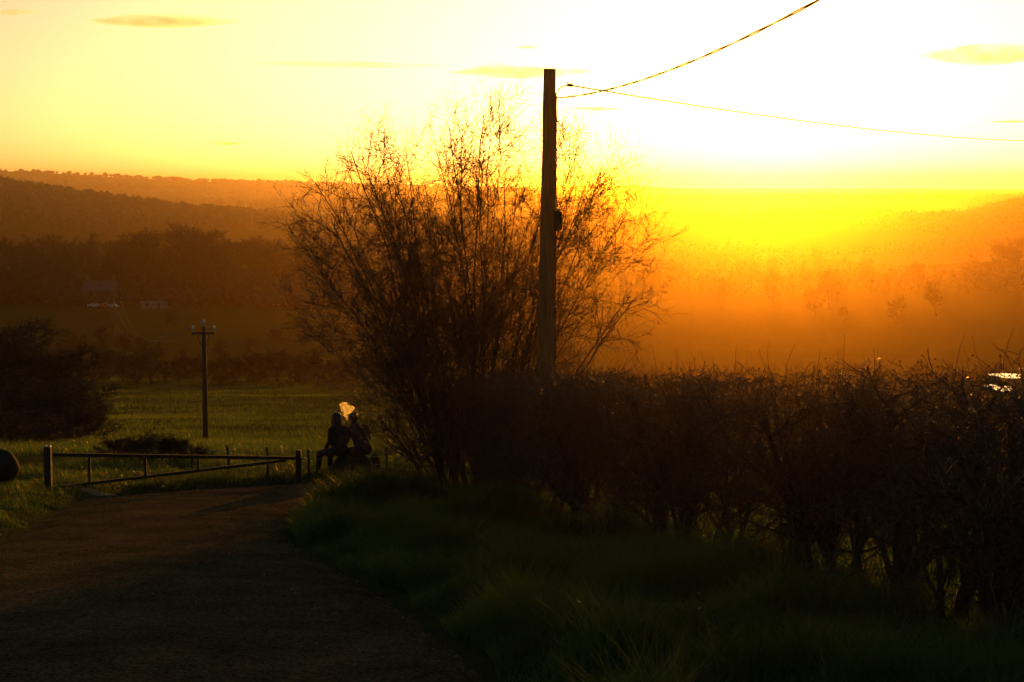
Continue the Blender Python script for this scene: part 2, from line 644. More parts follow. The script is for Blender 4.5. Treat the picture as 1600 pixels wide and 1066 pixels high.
# ------------------------------------------------------------------ the big bare shrub beside the pole
def build_shrub():
    base = np.array([-.62, 27.2])
    bz = gz(*base)
    root = empty('bare_shrub', (base[0], base[1], bz))
    tag(root, 'tall bare many-stemmed hawthorn shrub spreading beside the tall pole', 'shrub')
    rng = np.random.default_rng(5)
    n = 58
    fi = np.radians(np.linspace(-37, 34, n) + rng.normal(size=n) * 4)
    rng.shuffle(fi)
    reach = np.interp(np.degrees(fi), [-42, -36, -20, 0, 18, 34, 40], [4.5, 5.1, 6.1, 6.45, 6.35, 5.3, 4.5]) * (.74 + .20 * rng.random(n) ** .6)
    tip = np.stack([np.sin(fi) * reach, rng.normal(size=n) * .14 * reach, np.cos(fi) * reach], 1)
    st = np.stack([.55 * np.sin(fi) / .6 + rng.normal(size=n) * .16, rng.normal(size=n) * .3, np.full(n, -.05)], 1)
    mid = st + (tip - st) * [.32, .32, .52] + rng.normal(size=(n, 3)) * .12
    K = 11
    u = np.linspace(0, 1, K)[None, :, None]
    P = st[:, None] * (1 - u) ** 2 + 2 * mid[:, None] * u * (1 - u) + tip[:, None] * u ** 2
    wob = np.cumsum(rng.normal(size=(n, K, 3)) * .035, 1)
    P = P + wob - wob[:, :1]
    R = (.010 + .017 * rng.random(n) ** 1.5)[:, None] * np.linspace(1, .3, K)[None]
    b1 = grow(P, R, 12, .25, .99, 34, 1.15, 7, up=.05, wig=.10, r_fac=.6, r_min=.005, rng=rng)
    b2 = grow(*b1, 7, .15, 1, 42, .62, 5, up=.03, wig=.12, r_fac=.65, r_min=.0042, rng=rng)
    b3 = grow(*b2, 4, .15, 1, 46, .30, 4, up=.03, wig=.14, r_fac=.7, r_min=.0034, rng=rng)
    # low side shoots that reach out at the left and right of the foot
    m = 60
    s = np.zeros((m, 6, 3))
    aa = np.where(rng.random(m) < .65, math.pi, 0) + rng.normal(size=m) * .6
    dd = norm(np.stack([np.cos(aa), np.sin(aa) * .5, .3 + .7 * rng.random(m)], 1))
    s[:, 0] = np.stack([np.cos(aa) * .5, np.sin(aa) * .3, .1 + 3.0 * rng.random(m)], 1)
    for k in range(1, 6):
        dd = norm(dd + rng.normal(size=dd.shape) * .16)
        s[:, k] = s[:, k - 1] + dd * ((.9 + 1.1 * rng.random(m)) / 5)[:, None]
    sr = .007 * np.linspace(1, .3, 6)[None] * np.ones((m, 1))
    s2 = grow(s, sr, 9, .1, 1, 42, .5, 5, up=.03, r_min=.0025, rng=rng)
    s3 = grow(*s2, 5, .15, 1, 45, .25, 4, r_min=.0019, rng=rng)
    for k in range(n):
        v, f = tubes([(P[k:k + 1], R[k:k + 1], 6)])
        obj('stem', mesh_np('shrub_stem', v, f, M['bark'], True), root)
    v, f = tubes([(b1[0], b1[1], 4), (s, sr, 4)])
    obj('branches', mesh_np('shrub_branches', v, f, M['bark'], True), root)['kind'] = 'stuff'
    v, f = tubes([(*b2, 3), (*b3, 3), (*s2, 3), (*s3, 3)])
    o = obj('twigs', mesh_np('shrub_twigs', v, f, M['twig']), root)
    o['kind'] = 'stuff'
    # a few berries and buds left on the twig ends
    tips = np.concatenate([b3[0][:, -1], b2[0][:, -1]])
    tips = tips[rng.random(len(tips)) < .035]
    o = obj('berries', mesh_np('shrub_berries', *octa(tips, .009 + .006 * rng.random(len(tips))), M['berry']), root)
    o['kind'] = 'stuff'
    return root


def octa(c, r):
    d = np.array([[1, 0, 0], [-1, 0, 0], [0, 1, 0], [0, -1, 0], [0, 0, 1], [0, 0, -1]], float)
    v = (c[:, None, :] + d[None] * np.asarray(r)[:, None, None]).reshape(-1, 3)
    f = np.array([[0, 2, 4], [2, 1, 4], [1, 3, 4], [3, 0, 4], [2, 0, 5], [1, 2, 5], [3, 1, 5], [0, 3, 5]])
    return v, (f[None] + (np.arange(len(c)) * 6)[:, None, None]).reshape(-1, 3)


M['berry'] = mat_noise('haw_berry', (.06, .015, .01), (.12, .03, .015), 30, .4)
build_shrub()

# ------------------------------------------------------------------ the hedge along the right of the lane
HA, HB = np.array([-1.35, 30.2]), np.array([5.05, 7.2])      # its line on the ground


def hedge_xy(t, off=0.0):
    d = HB - HA
    nrm = np.array([-d[1], d[0]]) / np.linalg.norm(d)         # to the right, away from the lane
    nrm = nrm if nrm[0] > 0 else -nrm
    return HA + d * np.asarray(t)[..., None] + nrm * np.asarray(off)[..., None]


def build_hedge():
    rng = np.random.default_rng(8)
    root = empty('hedge', (HA[0], HA[1], gz(*HA)))
    tag(root, 'long trimmed bare hedge running along the right side of the lane', 'hedge')
    ox = np.array(root.location)
    n = 74
    t = (np.arange(n) + .5 + rng.normal(size=n) * .25) / n
    t = np.clip(t, 0, 1)
    base = hedge_xy(t, rng.normal(size=n) * .13)
    bz = ground_z(base[:, 0], base[:, 1]) - .05
    right = np.clip((t - .5) / .3, 0, 1)                       # the gappy end with thick old trunks
    K = 8
    ns = 4
    # thick laid trunks: one per plant
    P = np.empty((n, K, 3))
    P[:, 0] = np.concatenate([base, bz[:, None]], 1)
    d = norm(np.stack([rng.normal(size=n) * .28, rng.normal(size=n) * .28, np.ones(n)], 1))
    Lt = 1.62 + .2 * rng.random(n)
    for k in range(1, K):
        d = norm(d + rng.normal(size=d.shape) * .10 + [0, 0, .05])
        P[:, k] = P[:, k - 1] + d * (Lt / (K - 1))[:, None]
    r0 = (.026 + .03 * rng.random(n)) * (1 + .55 * right * (rng.random(n) > .35))
    R = r0[:, None] * np.linspace(1, .45, K)[None]
    for k in range(n):
        v, f = tubes([(P[k:k + 1] - ox, R[k:k + 1], 7)])
        obj('trunk', mesh_np('hedge_trunk', v, f, M['bark'], True), root)
    # forks from low down
    fk = grow(P, R, 4, .02, .5, 28, 1.2, 7, up=.10, wig=.09, r_fac=.6, r_min=.008, rng=rng)
    fk = keep(fk, fk[0][:, -1, 2] < ground_z(fk[0][:, -1, 0], fk[0][:, -1, 1]) + 1.9)
    top = lambda p: ground_z(p[:, 0], p[:, 1]) + 1.98 + .16 * (fbm(p[:, 0] * 1.6, p[:, 1] * 1.6, 4) - .5) + .06 * (fbm(p[:, 0] * 9, p[:, 1] * 9, 14) - .5)

    def trim(PR, slack=.0):
        tip = PR[0][:, -1]
        over = tip[:, 2] - top(tip)
        ok = over < slack + np.abs(rng.normal(size=len(tip))) * .04
        return keep(PR, ok)

    b1 = trim(grow(*fk, 6, .1, 1, 44, .62, 6, up=.02, wig=.11, r_min=.005, rng=rng), .03)
    b1b = trim(grow(P, R, 11, .22, 1, 52, .62, 6, up=.02, wig=.11, r_min=.005, rng=rng), .03)
    b1 = (np.concatenate([b1[0], b1b[0]]), np.concatenate([b1[1], b1b[1]]))
    b2 = trim(grow(*b1, 7, .1, 1, 46, .40, 5, up=.02, wig=.13, r_min=.003, rng=rng), .03)
    hh = (b2[0][:, 0, 2] - ground_z(b2[0][:, 0, 0], b2[0][:, 0, 1])) / 2
    thin = np.interp(b2[0][:, 0, 1], [12, 18, 22], [.45, .8, 1])     # thinner towards the gappy end
    b2 = keep(b2, rng.random(len(hh)) < np.clip(thin + hh * .5, 0, 1))
    b3 = trim(grow(*b2, 3, .2, 1, 48, .20, 4, up=.03, wig=.12, r_min=.002, rng=rng), .03)
    # thin whips poking above the cut top
    w = 150
    wx = hedge_xy(rng.random(w) ** .7, rng.normal(size=w) * .22)
    wz = ground_z(wx[:, 0], wx[:, 1]) + 1.75
    wp = np.empty((w, 5, 3))
    wp[:, 0] = np.concatenate([wx, wz[:, None]], 1)
    wd = norm(np.stack([rng.normal(size=w) * .4, rng.normal(size=w) * .4, np.ones(w)], 1))
    wl = .18 + .36 * rng.random(w) ** 2
    for k in range(1, 5):
        wd = norm(wd + rng.normal(size=wd.shape) * .12)
        wp[:, k] = wp[:, k - 1] + wd * (wl / 4)[:, None]
    wr = .0028 * np.linspace(1, .5, 5)[None] * np.ones((w, 1))
    # bramble hoops arching out of the hedge foot, thickest at the right
    nb = 150
    tb = .25 + .75 * rng.random(nb) ** .75
    s0 = hedge_xy(tb, -.35 + rng.normal(size=nb) * .25)
    ang = rng.random(nb) * 2 * math.pi
    reach = .5 + .9 * rng.random(nb)
    hgt = .35 + .8 * rng.random(nb)
    uu = np.linspace(0, 1, 10)
    bp = np.empty((nb, 10, 3))
    for k, u in enumerate(uu):
        bp[:, k, 0] = s0[:, 0] + np.cos(ang) * reach * u
        bp[:, k, 1] = s0[:, 1] + np.sin(ang) * reach * u
        bp[:, k, 2] = ground_z(bp[:, k, 0], bp[:, k, 1]) + hgt * (4 * u * (1 - u)) ** .8 * (1 - .25 * u) - .02
    bp[:, 1:-1] += rng.normal(size=bp[:, 1:-1].shape) * .02
    br = .004 * np.linspace(1, .6, 10)[None] * np.ones((nb, 1))
    bt = grow(bp, br, 5, .2, .95, 50, .22, 4, wig=.12, r_min=.0022, rng=rng)
    # dense short regrowth under the flat cut
    w = 5200
    cx = hedge_xy(rng.random(w), rng.normal(size=w) * .30)
    cz = ground_z(cx[:, 0], cx[:, 1]) + 1.35 + .5 * rng.random(w)
    cp = np.empty((w, 5, 3))
    cp[:, 0] = np.concatenate([cx, cz[:, None]], 1)
    wd = norm(np.stack([rng.normal(size=w) * .8, rng.normal(size=w) * .8, .1 + .6 * rng.random(w)], 1))
    wl = .14 + .28 * rng.random(w)
    for k in range(1, 5):
        wd = norm(wd + rng.normal(size=wd.shape) * .2)
        cp[:, k] = cp[:, k - 1] + wd * (wl / 4)[:, None]
    cr = .0026 * np.linspace(1, .5, 5)[None] * np.ones((w, 1))
    cp, cr = trim((cp, cr), .0)
    sh = lambda PR, k: (PR[0] - ox, PR[1], k)
    v, f = tubes([sh(fk, 5)])
    obj('forks', mesh_np('hedge_forks', v, f, M['bark'], True), root)['kind'] = 'stuff'
    v, f = tubes([sh(b1, 4)])
    o = obj('branches', mesh_np('hedge_branches', v, f, M['bark']), root)
    o['kind'] = 'stuff'
    v, f = tubes([sh(b2, 3), sh(b3, 3), sh((wp, wr), 3), sh((cp, cr), 3)])
    o = obj('twigs', mesh_np('hedge_twigs', v, f, M['twig']), root)
    o['kind'] = 'stuff'
    v, f = tubes([sh((bp, br), 4), sh(bt, 3)])
    o = obj('brambles', mesh_np('hedge_brambles', v, f, M['twig']), root)
    o['kind'] = 'stuff'
    # leaves that hang on: a few dry and glossy ones, most towards the cut top
    src = np.concatenate([b3[0][:, -1], b2[0][:, -1], bt[0][:, -1]])
    src = src[rng.random(len(src)) < .5]
    a = norm(rng.normal(size=src.shape))
    b = norm(np.cross(a, rng.normal(size=src.shape)))
    L = (.008 + .012 * rng.random(len(src)))[:, None]
    q = np.stack([src, src + a * L + b * L * .45, src + a * L * 2, src + a * L - b * L * .45], 1).reshape(-1, 3) - ox
    o = obj('leaves', mesh_np('hedge_leaves', q, np.arange(len(q)).reshape(-1, 4), M['dry_leaf']), root)
    o['kind'] = 'stuff'
    return root


build_hedge()

# ------------------------------------------------------------------ the tall pole, its fittings and the two wires
PD = 25.0
p_top, p_low = at(859, 108, PD), at(852, 560, PD)
pole_base_xy = p_low[:2] + (p_low[:2] - p_top[:2]) * .35
pb = np.array([pole_base_xy[0], PD, gz(pole_base_xy[0], PD)])
tall_pole = empty('utility_pole', tuple(pb))
tag(tall_pole, 'tall wooden utility pole rising out of the hedge, carrying two wires', 'utility pole')
hs = np.linspace(0, 1, 12)
pts = (pb[None] * (1 - hs[:, None]) + p_top[None] * hs[:, None]) - pb
pts[0, 2] -= .3
pts[-1, 2] = p_top[2] - pb[2]
pts[1:-1, 0] += RNG.normal(size=10) * .004
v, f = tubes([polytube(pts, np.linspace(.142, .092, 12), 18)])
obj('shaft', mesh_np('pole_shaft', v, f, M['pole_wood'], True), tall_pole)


def pole_pt(py, side=0.0):
    """a point on the pole's axis at the photograph's row py, in pole space"""
    z = at(858, py, PD)[2]
    u = (z - pb[2]) / (p_top[2] - pb[2])
    c = pb + (p_top - pb) * u
    r = .142 + (.092 - .142) * u
    return np.array([c[0] + side * r, c[1], z]) - pb


# service cable clipped down the right side
cab = [pole_pt(y, 1.04) + [0, -.03, 0] for y in np.linspace(150, 560, 26)]
cab = np.array(cab) + np.stack([np.abs(RNG.normal(size=26)) * .006, RNG.normal(size=26) * .006, np.zeros(26)], 1)
v, f = tubes([polytube(cab, .011, 6)])
obj('down_cable', mesh_np('down_cable', v, f, M['black'], True), tall_pole)
for y in (190, 235, 280, 320, 385, 430, 480):
    c = pole_pt(y, 1.0)
    obj('cable_clip', boxes_mesh('cable_clip', [(0, 0, 0, .035, .05, .03)], M['metal'], .004), tall_pole, tuple(c + [.012, -.03, 0]))
c = pole_pt(345, 1.0)
jb = obj('junction_box', boxes_mesh('junction_box', [(0, 0, 0, .10, .16, .30)], M['black'], .022), tall_pole, tuple(c + [.035, -.01, 0]))
obj('lid', boxes_mesh('junction_lid', [(0, 0, 0, .016, .18, .26)], M['black'], .006), jb, (.057, 0, 0))
obj('cap', boxes_mesh('box_cap', [(0, 0, 0, .12, .18, .02)], M['metal'], .005), jb, (0, 0, .161))
# eye bolt where the near wire leaves, and the curved arm with its dead-end clamp
eb = pole_pt(153, .9)
v, f = tubes([polytube([eb, eb + [.07, -.02, .0], eb + [.11, -.03, .003]], .012, 6)])
obj('eye_bolt', mesh_np('eye_bolt', v, f, M['metal'], True), tall_pole)
ia = at(888, 133, PD) - pb
arc = [pole_pt(151, .9)] + [pole_pt(151, .9) * (1 - u) + ia * u + np.array([-.028, 0, .035]) * math.sin(u * math.pi) for u in (.15, .3, .45, .6, .75, .9)] + [ia]
v, f = tubes([polytube(arc, .011, 6)])
obj('arm', mesh_np('hooked_arm', v, f, M['metal'], True), tall_pole)
v, f = tubes([polytube([ia + [-.02, 0, -.005], ia + [0, 0, 0], ia + [.02, 0, 0], ia + [.045, .01, -.004], ia + [.075, .02, -.01]], [.014, .03, .022, .028, .012], 10)])
obj('clamp', mesh_np('wire_clamp', v, f, M['metal'], True), tall_pole)
v, f = tubes([polytube([ia + [-.012, 0, .02], ia + [-.012, 0, .05]], [.012, .009], 6)])
obj('clamp_bolt', mesh_np('clamp_bolt', v, f, M['metal'], True), tall_pole)


def wire(name, a, b, sag, r, label, twist=0.0, n=60):
    u = np.linspace(0, 1, n)[:, None]
    p = a[None] * (1 - u) + b[None] * u
    p[:, 2] -= sag * 4 * u[:, 0] * (1 - u[:, 0])
    bt = []
    if twist:
        ph = u[:, 0] * twist * 2 * math.pi
        for s in (0, math.pi):
            q = p.copy()
            q[:, 0] += np.cos(ph + s) * r * .8
            q[:, 2] += np.sin(ph + s) * r * .8
            bt.append(polytube(q - a, r * .75, 5))
    else:
        bt.append(polytube(p - a, r, 6))
    vv, ff = tubes(bt)
    o = obj(name, mesh_np(name, vv, ff, M['black'], True), None, tuple(a))
    return tag(o, label, 'wire', 'overhead wires leaving the tall pole')


wire('overhead_wire', eb + [.1, -.03, .003] + pb, np.array([3.75, 5.2, 2.42]), .46, .0095, 'twisted wire climbing from the tall pole towards the upper right corner', 8, 160)
wire('overhead_wire', ia + [.06, .02, -.008] + pb, at(1690, 219, 62), .28, .0115, 'straight wire running from the pole clamp down to the right edge', 0, 60)


# ------------------------------------------------------------------ the barrier beside the lane
gl, gr = hit(76, 769), hit(467, 757)
for (c, h, w, lab) in ((gl, .74, .115, 'thick left post of the low barrier, near the grassy bank'), (gr, .60, .10, 'right post of the low barrier, beside the seated couple')):
    root = empty('gate_post', tuple(c))
    tag(root, lab, 'post', 'posts of the low barrier')
    obj('post', boxes_mesh('gate_post_timber', [(0, 0, h / 2 - .1, w, w, h + .2)], M['rail_wood'], .012), root)
    obj('post_cap', boxes_mesh('gate_post_cap', [(0, 0, 0, w * .96, w * .96, .03)], M['metal'] if h > .7 else M['rail_wood'], .008), root, (0, 0, h + .015))
    if h > .7:
        v, f = tubes([polytube([[.03, -.0, h + .03], [.03, 0, h + .06], [.045, 0, h + .075]], [.016, .014, .01], 6)])
        obj('latch_pin', mesh_np('latch_pin', v, f, M['metal'], True), root)
    else:
        v, f = tubes([polytube([[.05, -.01, h - .13], [.10, -.01, h - .13], [.13, -.01, h - .13]], .018, 6)])
        obj('latch_pin', mesh_np('latch_pin', v, f, M['metal'], True), root)

gate = empty('barrier_gate', tuple(gl))
tag(gate, 'low dark barrier gate with a sloping lower rail across the track', 'gate')
ax = gr - gl
a_top = at(84, 710.5, gl[1]) - gl
b_top = at(463, 716, gr[1]) - gl
a_bot = at(84, 762, gl[1]) - gl
b_bot = at(446, 719.5, gl[1] + (gr[1] - gl[1]) * .95) - gl


def bar(name, a, b, w, h, parent, mat):
    a, b = np.array(a, float), np.array(b, float)
    d = b - a
    L = np.linalg.norm(d)
    o = obj(name, boxes_mesh(name, [(0, 0, 0, L, w, h)], mat, .006), parent)
    x = Vector(d / L)
    z = Vector((0, 0, 1))
    y = z.cross(x).normalized()
    z = x.cross(y)
    o.matrix_local = Matrix.Translation(Vector((a + b) / 2)) @ Matrix((x, y, z)).transposed().to_4x4()
    return o


bar('top_rail', a_top, b_top, .06, .058, gate, M['rail_wood'])
bar('lower_rail', a_bot, b_bot, .05, .05, gate, M['rail_wood'])
for px in (135, 218, 300):
    u = (px - 84) / (463 - 84)
    t_ = a_top + (b_top - a_top) * u - [0, 0, .028]
    w_ = a_bot + (b_bot - a_bot) * ((px - 84) / (446 - 84))
    if u < .62:
        obj('upright', boxes_mesh('gate_upright', [(0, 0, 0, .045, .036, abs(t_[2] - w_[2]))], M['rail_wood'], .004), gate, tuple((t_ + w_) / 2))

# wire fence beyond the barrier: thin stakes and three wires
fp = [hit(px, py) for px, py in ((300, 741), (357, 744), (418, 746), (482, 745), (604, 738))]
fence = empty('stake_fence', tuple(fp[0]))
tag(fence, 'thin stake and wire fence in the grass behind the low barrier', 'fence')
o0 = fp[0]
for c in fp:
    h = .5 + .12 * random.random()
    v, f = tubes([polytube([[0, 0, -.1], [.008, 0, h * .5], [.02 * random.uniform(-1, 1), 0, h]], [.026, .024, .022], 7)])
    obj('stake', mesh_np('stake', v, f, M['wood_old'], True), fence, tuple(c - o0))
for hh in (.16, .32, .46):
    q = np.array([c - o0 + [0, 0, hh] for c in fp])
    v, f = tubes([polytube(q, .004, 4)])
    obj('wire', mesh_np('fence_wire', v, f, M['metal']), fence)


# ------------------------------------------------------------------ boulders
def boulder(loc, size, seed, label, rot=0.0, flat=0.0):
    bm = bmesh.new()
    bmesh.ops.create_icosphere(bm, subdivisions=4, radius=1.0)
    rng = np.random.default_rng(seed)
    dirs = norm(rng.normal(size=(12, 3)))
    cut = .66 + .22 * rng.random(12)
    for v_ in bm.verts:
        p = np.array(v_.co)
        r = 1.0
        for d_, c_ in zip(dirs, cut):
            k = p @ d_
            if k > 1e-3:
                r = min(r, c_ / k + .03)
        n_ = vnoise(np.array([p[0] * 3 + p[2] * 2]), np.array([p[1] * 3 - p[2]]), seed)[0] - .5
        q = p * (r + n_ * .07)
        if flat and q[2] > flat:
            q[2] = flat + (q[2] - flat) * .25
        v_.co = Vector(q)
    me = bpy.data.meshes.new('boulder')
    bm.to_mesh(me)
    bm.free()
    for p in me.polygons:
        p.use_smooth = True
    me.materials.append(M['stone'])
    o = obj('boulder', me, None, loc)
    o.scale = size
    o.rotation_euler = (0, 0, rot)
    return tag(o, label, 'boulder', 'boulders at the ends of the barrier')


sc_ = hit(552, 756)
SEAT = .54
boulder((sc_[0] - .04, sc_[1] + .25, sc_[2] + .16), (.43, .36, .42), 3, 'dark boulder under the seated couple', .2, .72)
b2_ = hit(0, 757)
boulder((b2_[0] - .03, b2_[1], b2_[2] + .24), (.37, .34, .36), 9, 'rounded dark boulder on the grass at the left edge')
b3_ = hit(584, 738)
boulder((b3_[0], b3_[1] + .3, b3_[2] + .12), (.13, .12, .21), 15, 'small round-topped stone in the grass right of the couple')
# ------------------------------------------------------------------ people
M['coat_dark'] = mat_noise('dark_coat', (.012, .011, .012), (.03, .027, .027), 18, .9, .3, 80)
M['jacket'] = mat_noise('dark_jacket', (.016, .016, .018), (.04, .038, .036), 14, .85, .3, 70)
M['denim'] = mat_noise('dark_trousers', (.012, .013, .018), (.03, .032, .04), 30, .9, .2, 120)
M['skin'] = mat_noise('skin', (.32, .19, .13), (.42, .26, .18), 12, .55)
M['skin'].node_tree.nodes['Principled BSDF'].inputs['Subsurface Weight'].default_value = .15
M['shoe'] = mat_noise('shoe', (.02, .018, .016), (.05, .045, .04), 20, .6)
M['hair'] = mat_noise('dark_hair', (.012, .008, .006), (.035, .022, .014), 40, .5, .4, 120, stretch=(1, 1, .15))


def capsule(a, b, ra, rb, n=14, m=5):
    """tapered capsule as a closed mesh"""
    a, b = np.array(a, float), np.array(b, float)
    d = b - a
    L = np.linalg.norm(d)
    d = d / max(L, 1e-6) if L > 1e-6 else np.array([0, 0, 1.0])
    pts, rad = [], []
    for k in range(m + 1):
        th = math.pi / 2 * (1 - k / m)
        pts.append(a - d * ra * math.sin(th))
        rad.append(max(ra * math.cos(th), 1e-4))
    for k in range(m + 1):
        th = math.pi / 2 * k / m
        pts.append(b + d * rb * math.sin(th))
        rad.append(max(rb * math.cos(th), 1e-4))
    return tubes([polytube(pts, rad, n)])


def solid(name, caps, mats, voxel=.009, smooth=6, parent=None):
    """melt tapered capsules (a, b, ra, rb, material index) into one continuous skin"""
    g = join_geo([capsule(c[0], c[1], c[2], c[3]) for c in caps])
    me = mesh_np(name + '_src', g[0], g[1])
    tmp = bpy.data.objects.new('tmp', me)
    col.objects.link(tmp)
    rm = tmp.modifiers.new('r', 'REMESH')
    rm.mode = 'VOXEL'
    rm.voxel_size = voxel
    sm = tmp.modifiers.new('s', 'SMOOTH')
    sm.iterations = smooth
    sm.factor = .5
    dg = bpy.context.evaluated_depsgraph_get()
    out = bpy.data.meshes.new_from_object(tmp.evaluated_get(dg))
    bpy.data.objects.remove(tmp)
    bpy.data.meshes.remove(me)
    out.name = name
    out.materials.clear()
    for m_ in mats:
        out.materials.append(m_)
    n = len(out.polygons)
    ctr = np.empty(n * 3)
    out.polygons.foreach_get('center', ctr)
    ctr = ctr.reshape(-1, 3)
    best = np.full(n, 1e9)
    mi = np.zeros(n, dtype=np.int32)
    for c in caps:
        a, b = np.array(c[0], float), np.array(c[1], float)
        d = b - a
        t = np.clip((ctr - a) @ d / max(d @ d, 1e-9), 0, 1)
        rr = c[2] + (c[3] - c[2]) * t
        ds = np.linalg.norm(ctr - a - t[:, None] * d, axis=1) - rr
        k = ds < best
        best[k] = ds[k]
        mi[k] = c[4]
    out.polygons.foreach_set('material_index', mi)
    out.polygons.foreach_set('use_smooth', np.ones(n, bool))
    return obj(name, out, parent)


def hand(wrist, d, up, s=1.0, curl=.6, side=1):
    """palm, four unequal bent fingers and a thumb from the side of the palm"""
    w, d, up = np.array(wrist, float), norm(np.array(d, float)), norm(np.array(up, float))
    x = norm(np.cross(d, up))
    dn = -norm(np.cross(x, d))
    c = [(w, w + d * .045 * s, .026, .026, 2), (w + d * .03 - x * .018, w + d * .075 - x * .026, .017, .014, 2), (w + d * .03 + x * .018, w + d * .075 + x * .022, .017, .014, 2)]
    for k, L in enumerate((.070, .080, .074, .058)):
        o = (k - 1.5) * .0195
        p0 = w + d * .082 + x * o
        p1 = p0 + (d * math.cos(curl * .5) + dn * math.sin(curl * .5)) * L * .5
        p2 = p1 + (d * math.cos(curl * 1.3) + dn * math.sin(curl * 1.3)) * L * .5
        c += [(w + d * .06 + x * o, p0, .0105, .0098, 2), (p0, p1, .0095, .0088, 2), (p1, p2, .0088, .0075, 2)]
    t0 = w + d * .025 + x * side * .022
    t1 = t0 + (d * .7 + x * side * .7) * .04
    c += [(t0, t1, .0125, .011, 2), (t1, t1 + (d + dn * .5) * .028, .0105, .009, 2)]
    return c


def head(c, fwd, s=1.0):
    """skull, jaw, nose, brow, ears, lips"""
    c, f = np.array(c, float), norm(np.array(fwd, float))
    u = norm(np.array([0, 0, 1.0]) - f * f[2])
    r = np.cross(f, u)
    k = []
    k.append((c + u * .035 - f * .025, c + u * .035 + f * .02, .083, .078, 2))
    k.append((c + f * .03 - u * .01, c + f * .045 - u * .075, .062, .040, 2))
    k.append((c + f * .055 - u * .085, c + f * .068 - u * .085, .028, .022, 2))
    k.append((c + f * .088 + u * .012, c + f * .113 - u * .025, .009, .013, 2))
    k.append((c + f * .085 + u * .028 - r * .035, c + f * .085 + u * .028 + r * .035, .012, .012, 2))
    k.append((c + f * .088 - u * .052 - r * .018, c + f * .088 - u * .052 + r * .018, .010, .010, 2))
    for s_ in (-1, 1):
        k.append((c + r * s_ * .078 + u * .015 - f * .01, c + r * s_ * .08 - u * .02 - f * .005, .012, .009, 2))
    return k


def frame(rz):
    c, s = math.cos(rz), math.sin(rz)
    Rm = np.array([[c, -s, 0], [s, c, 0], [0, 0, 1]])
    return lambda x, y, z: Rm @ np.array([x, y, z], float)


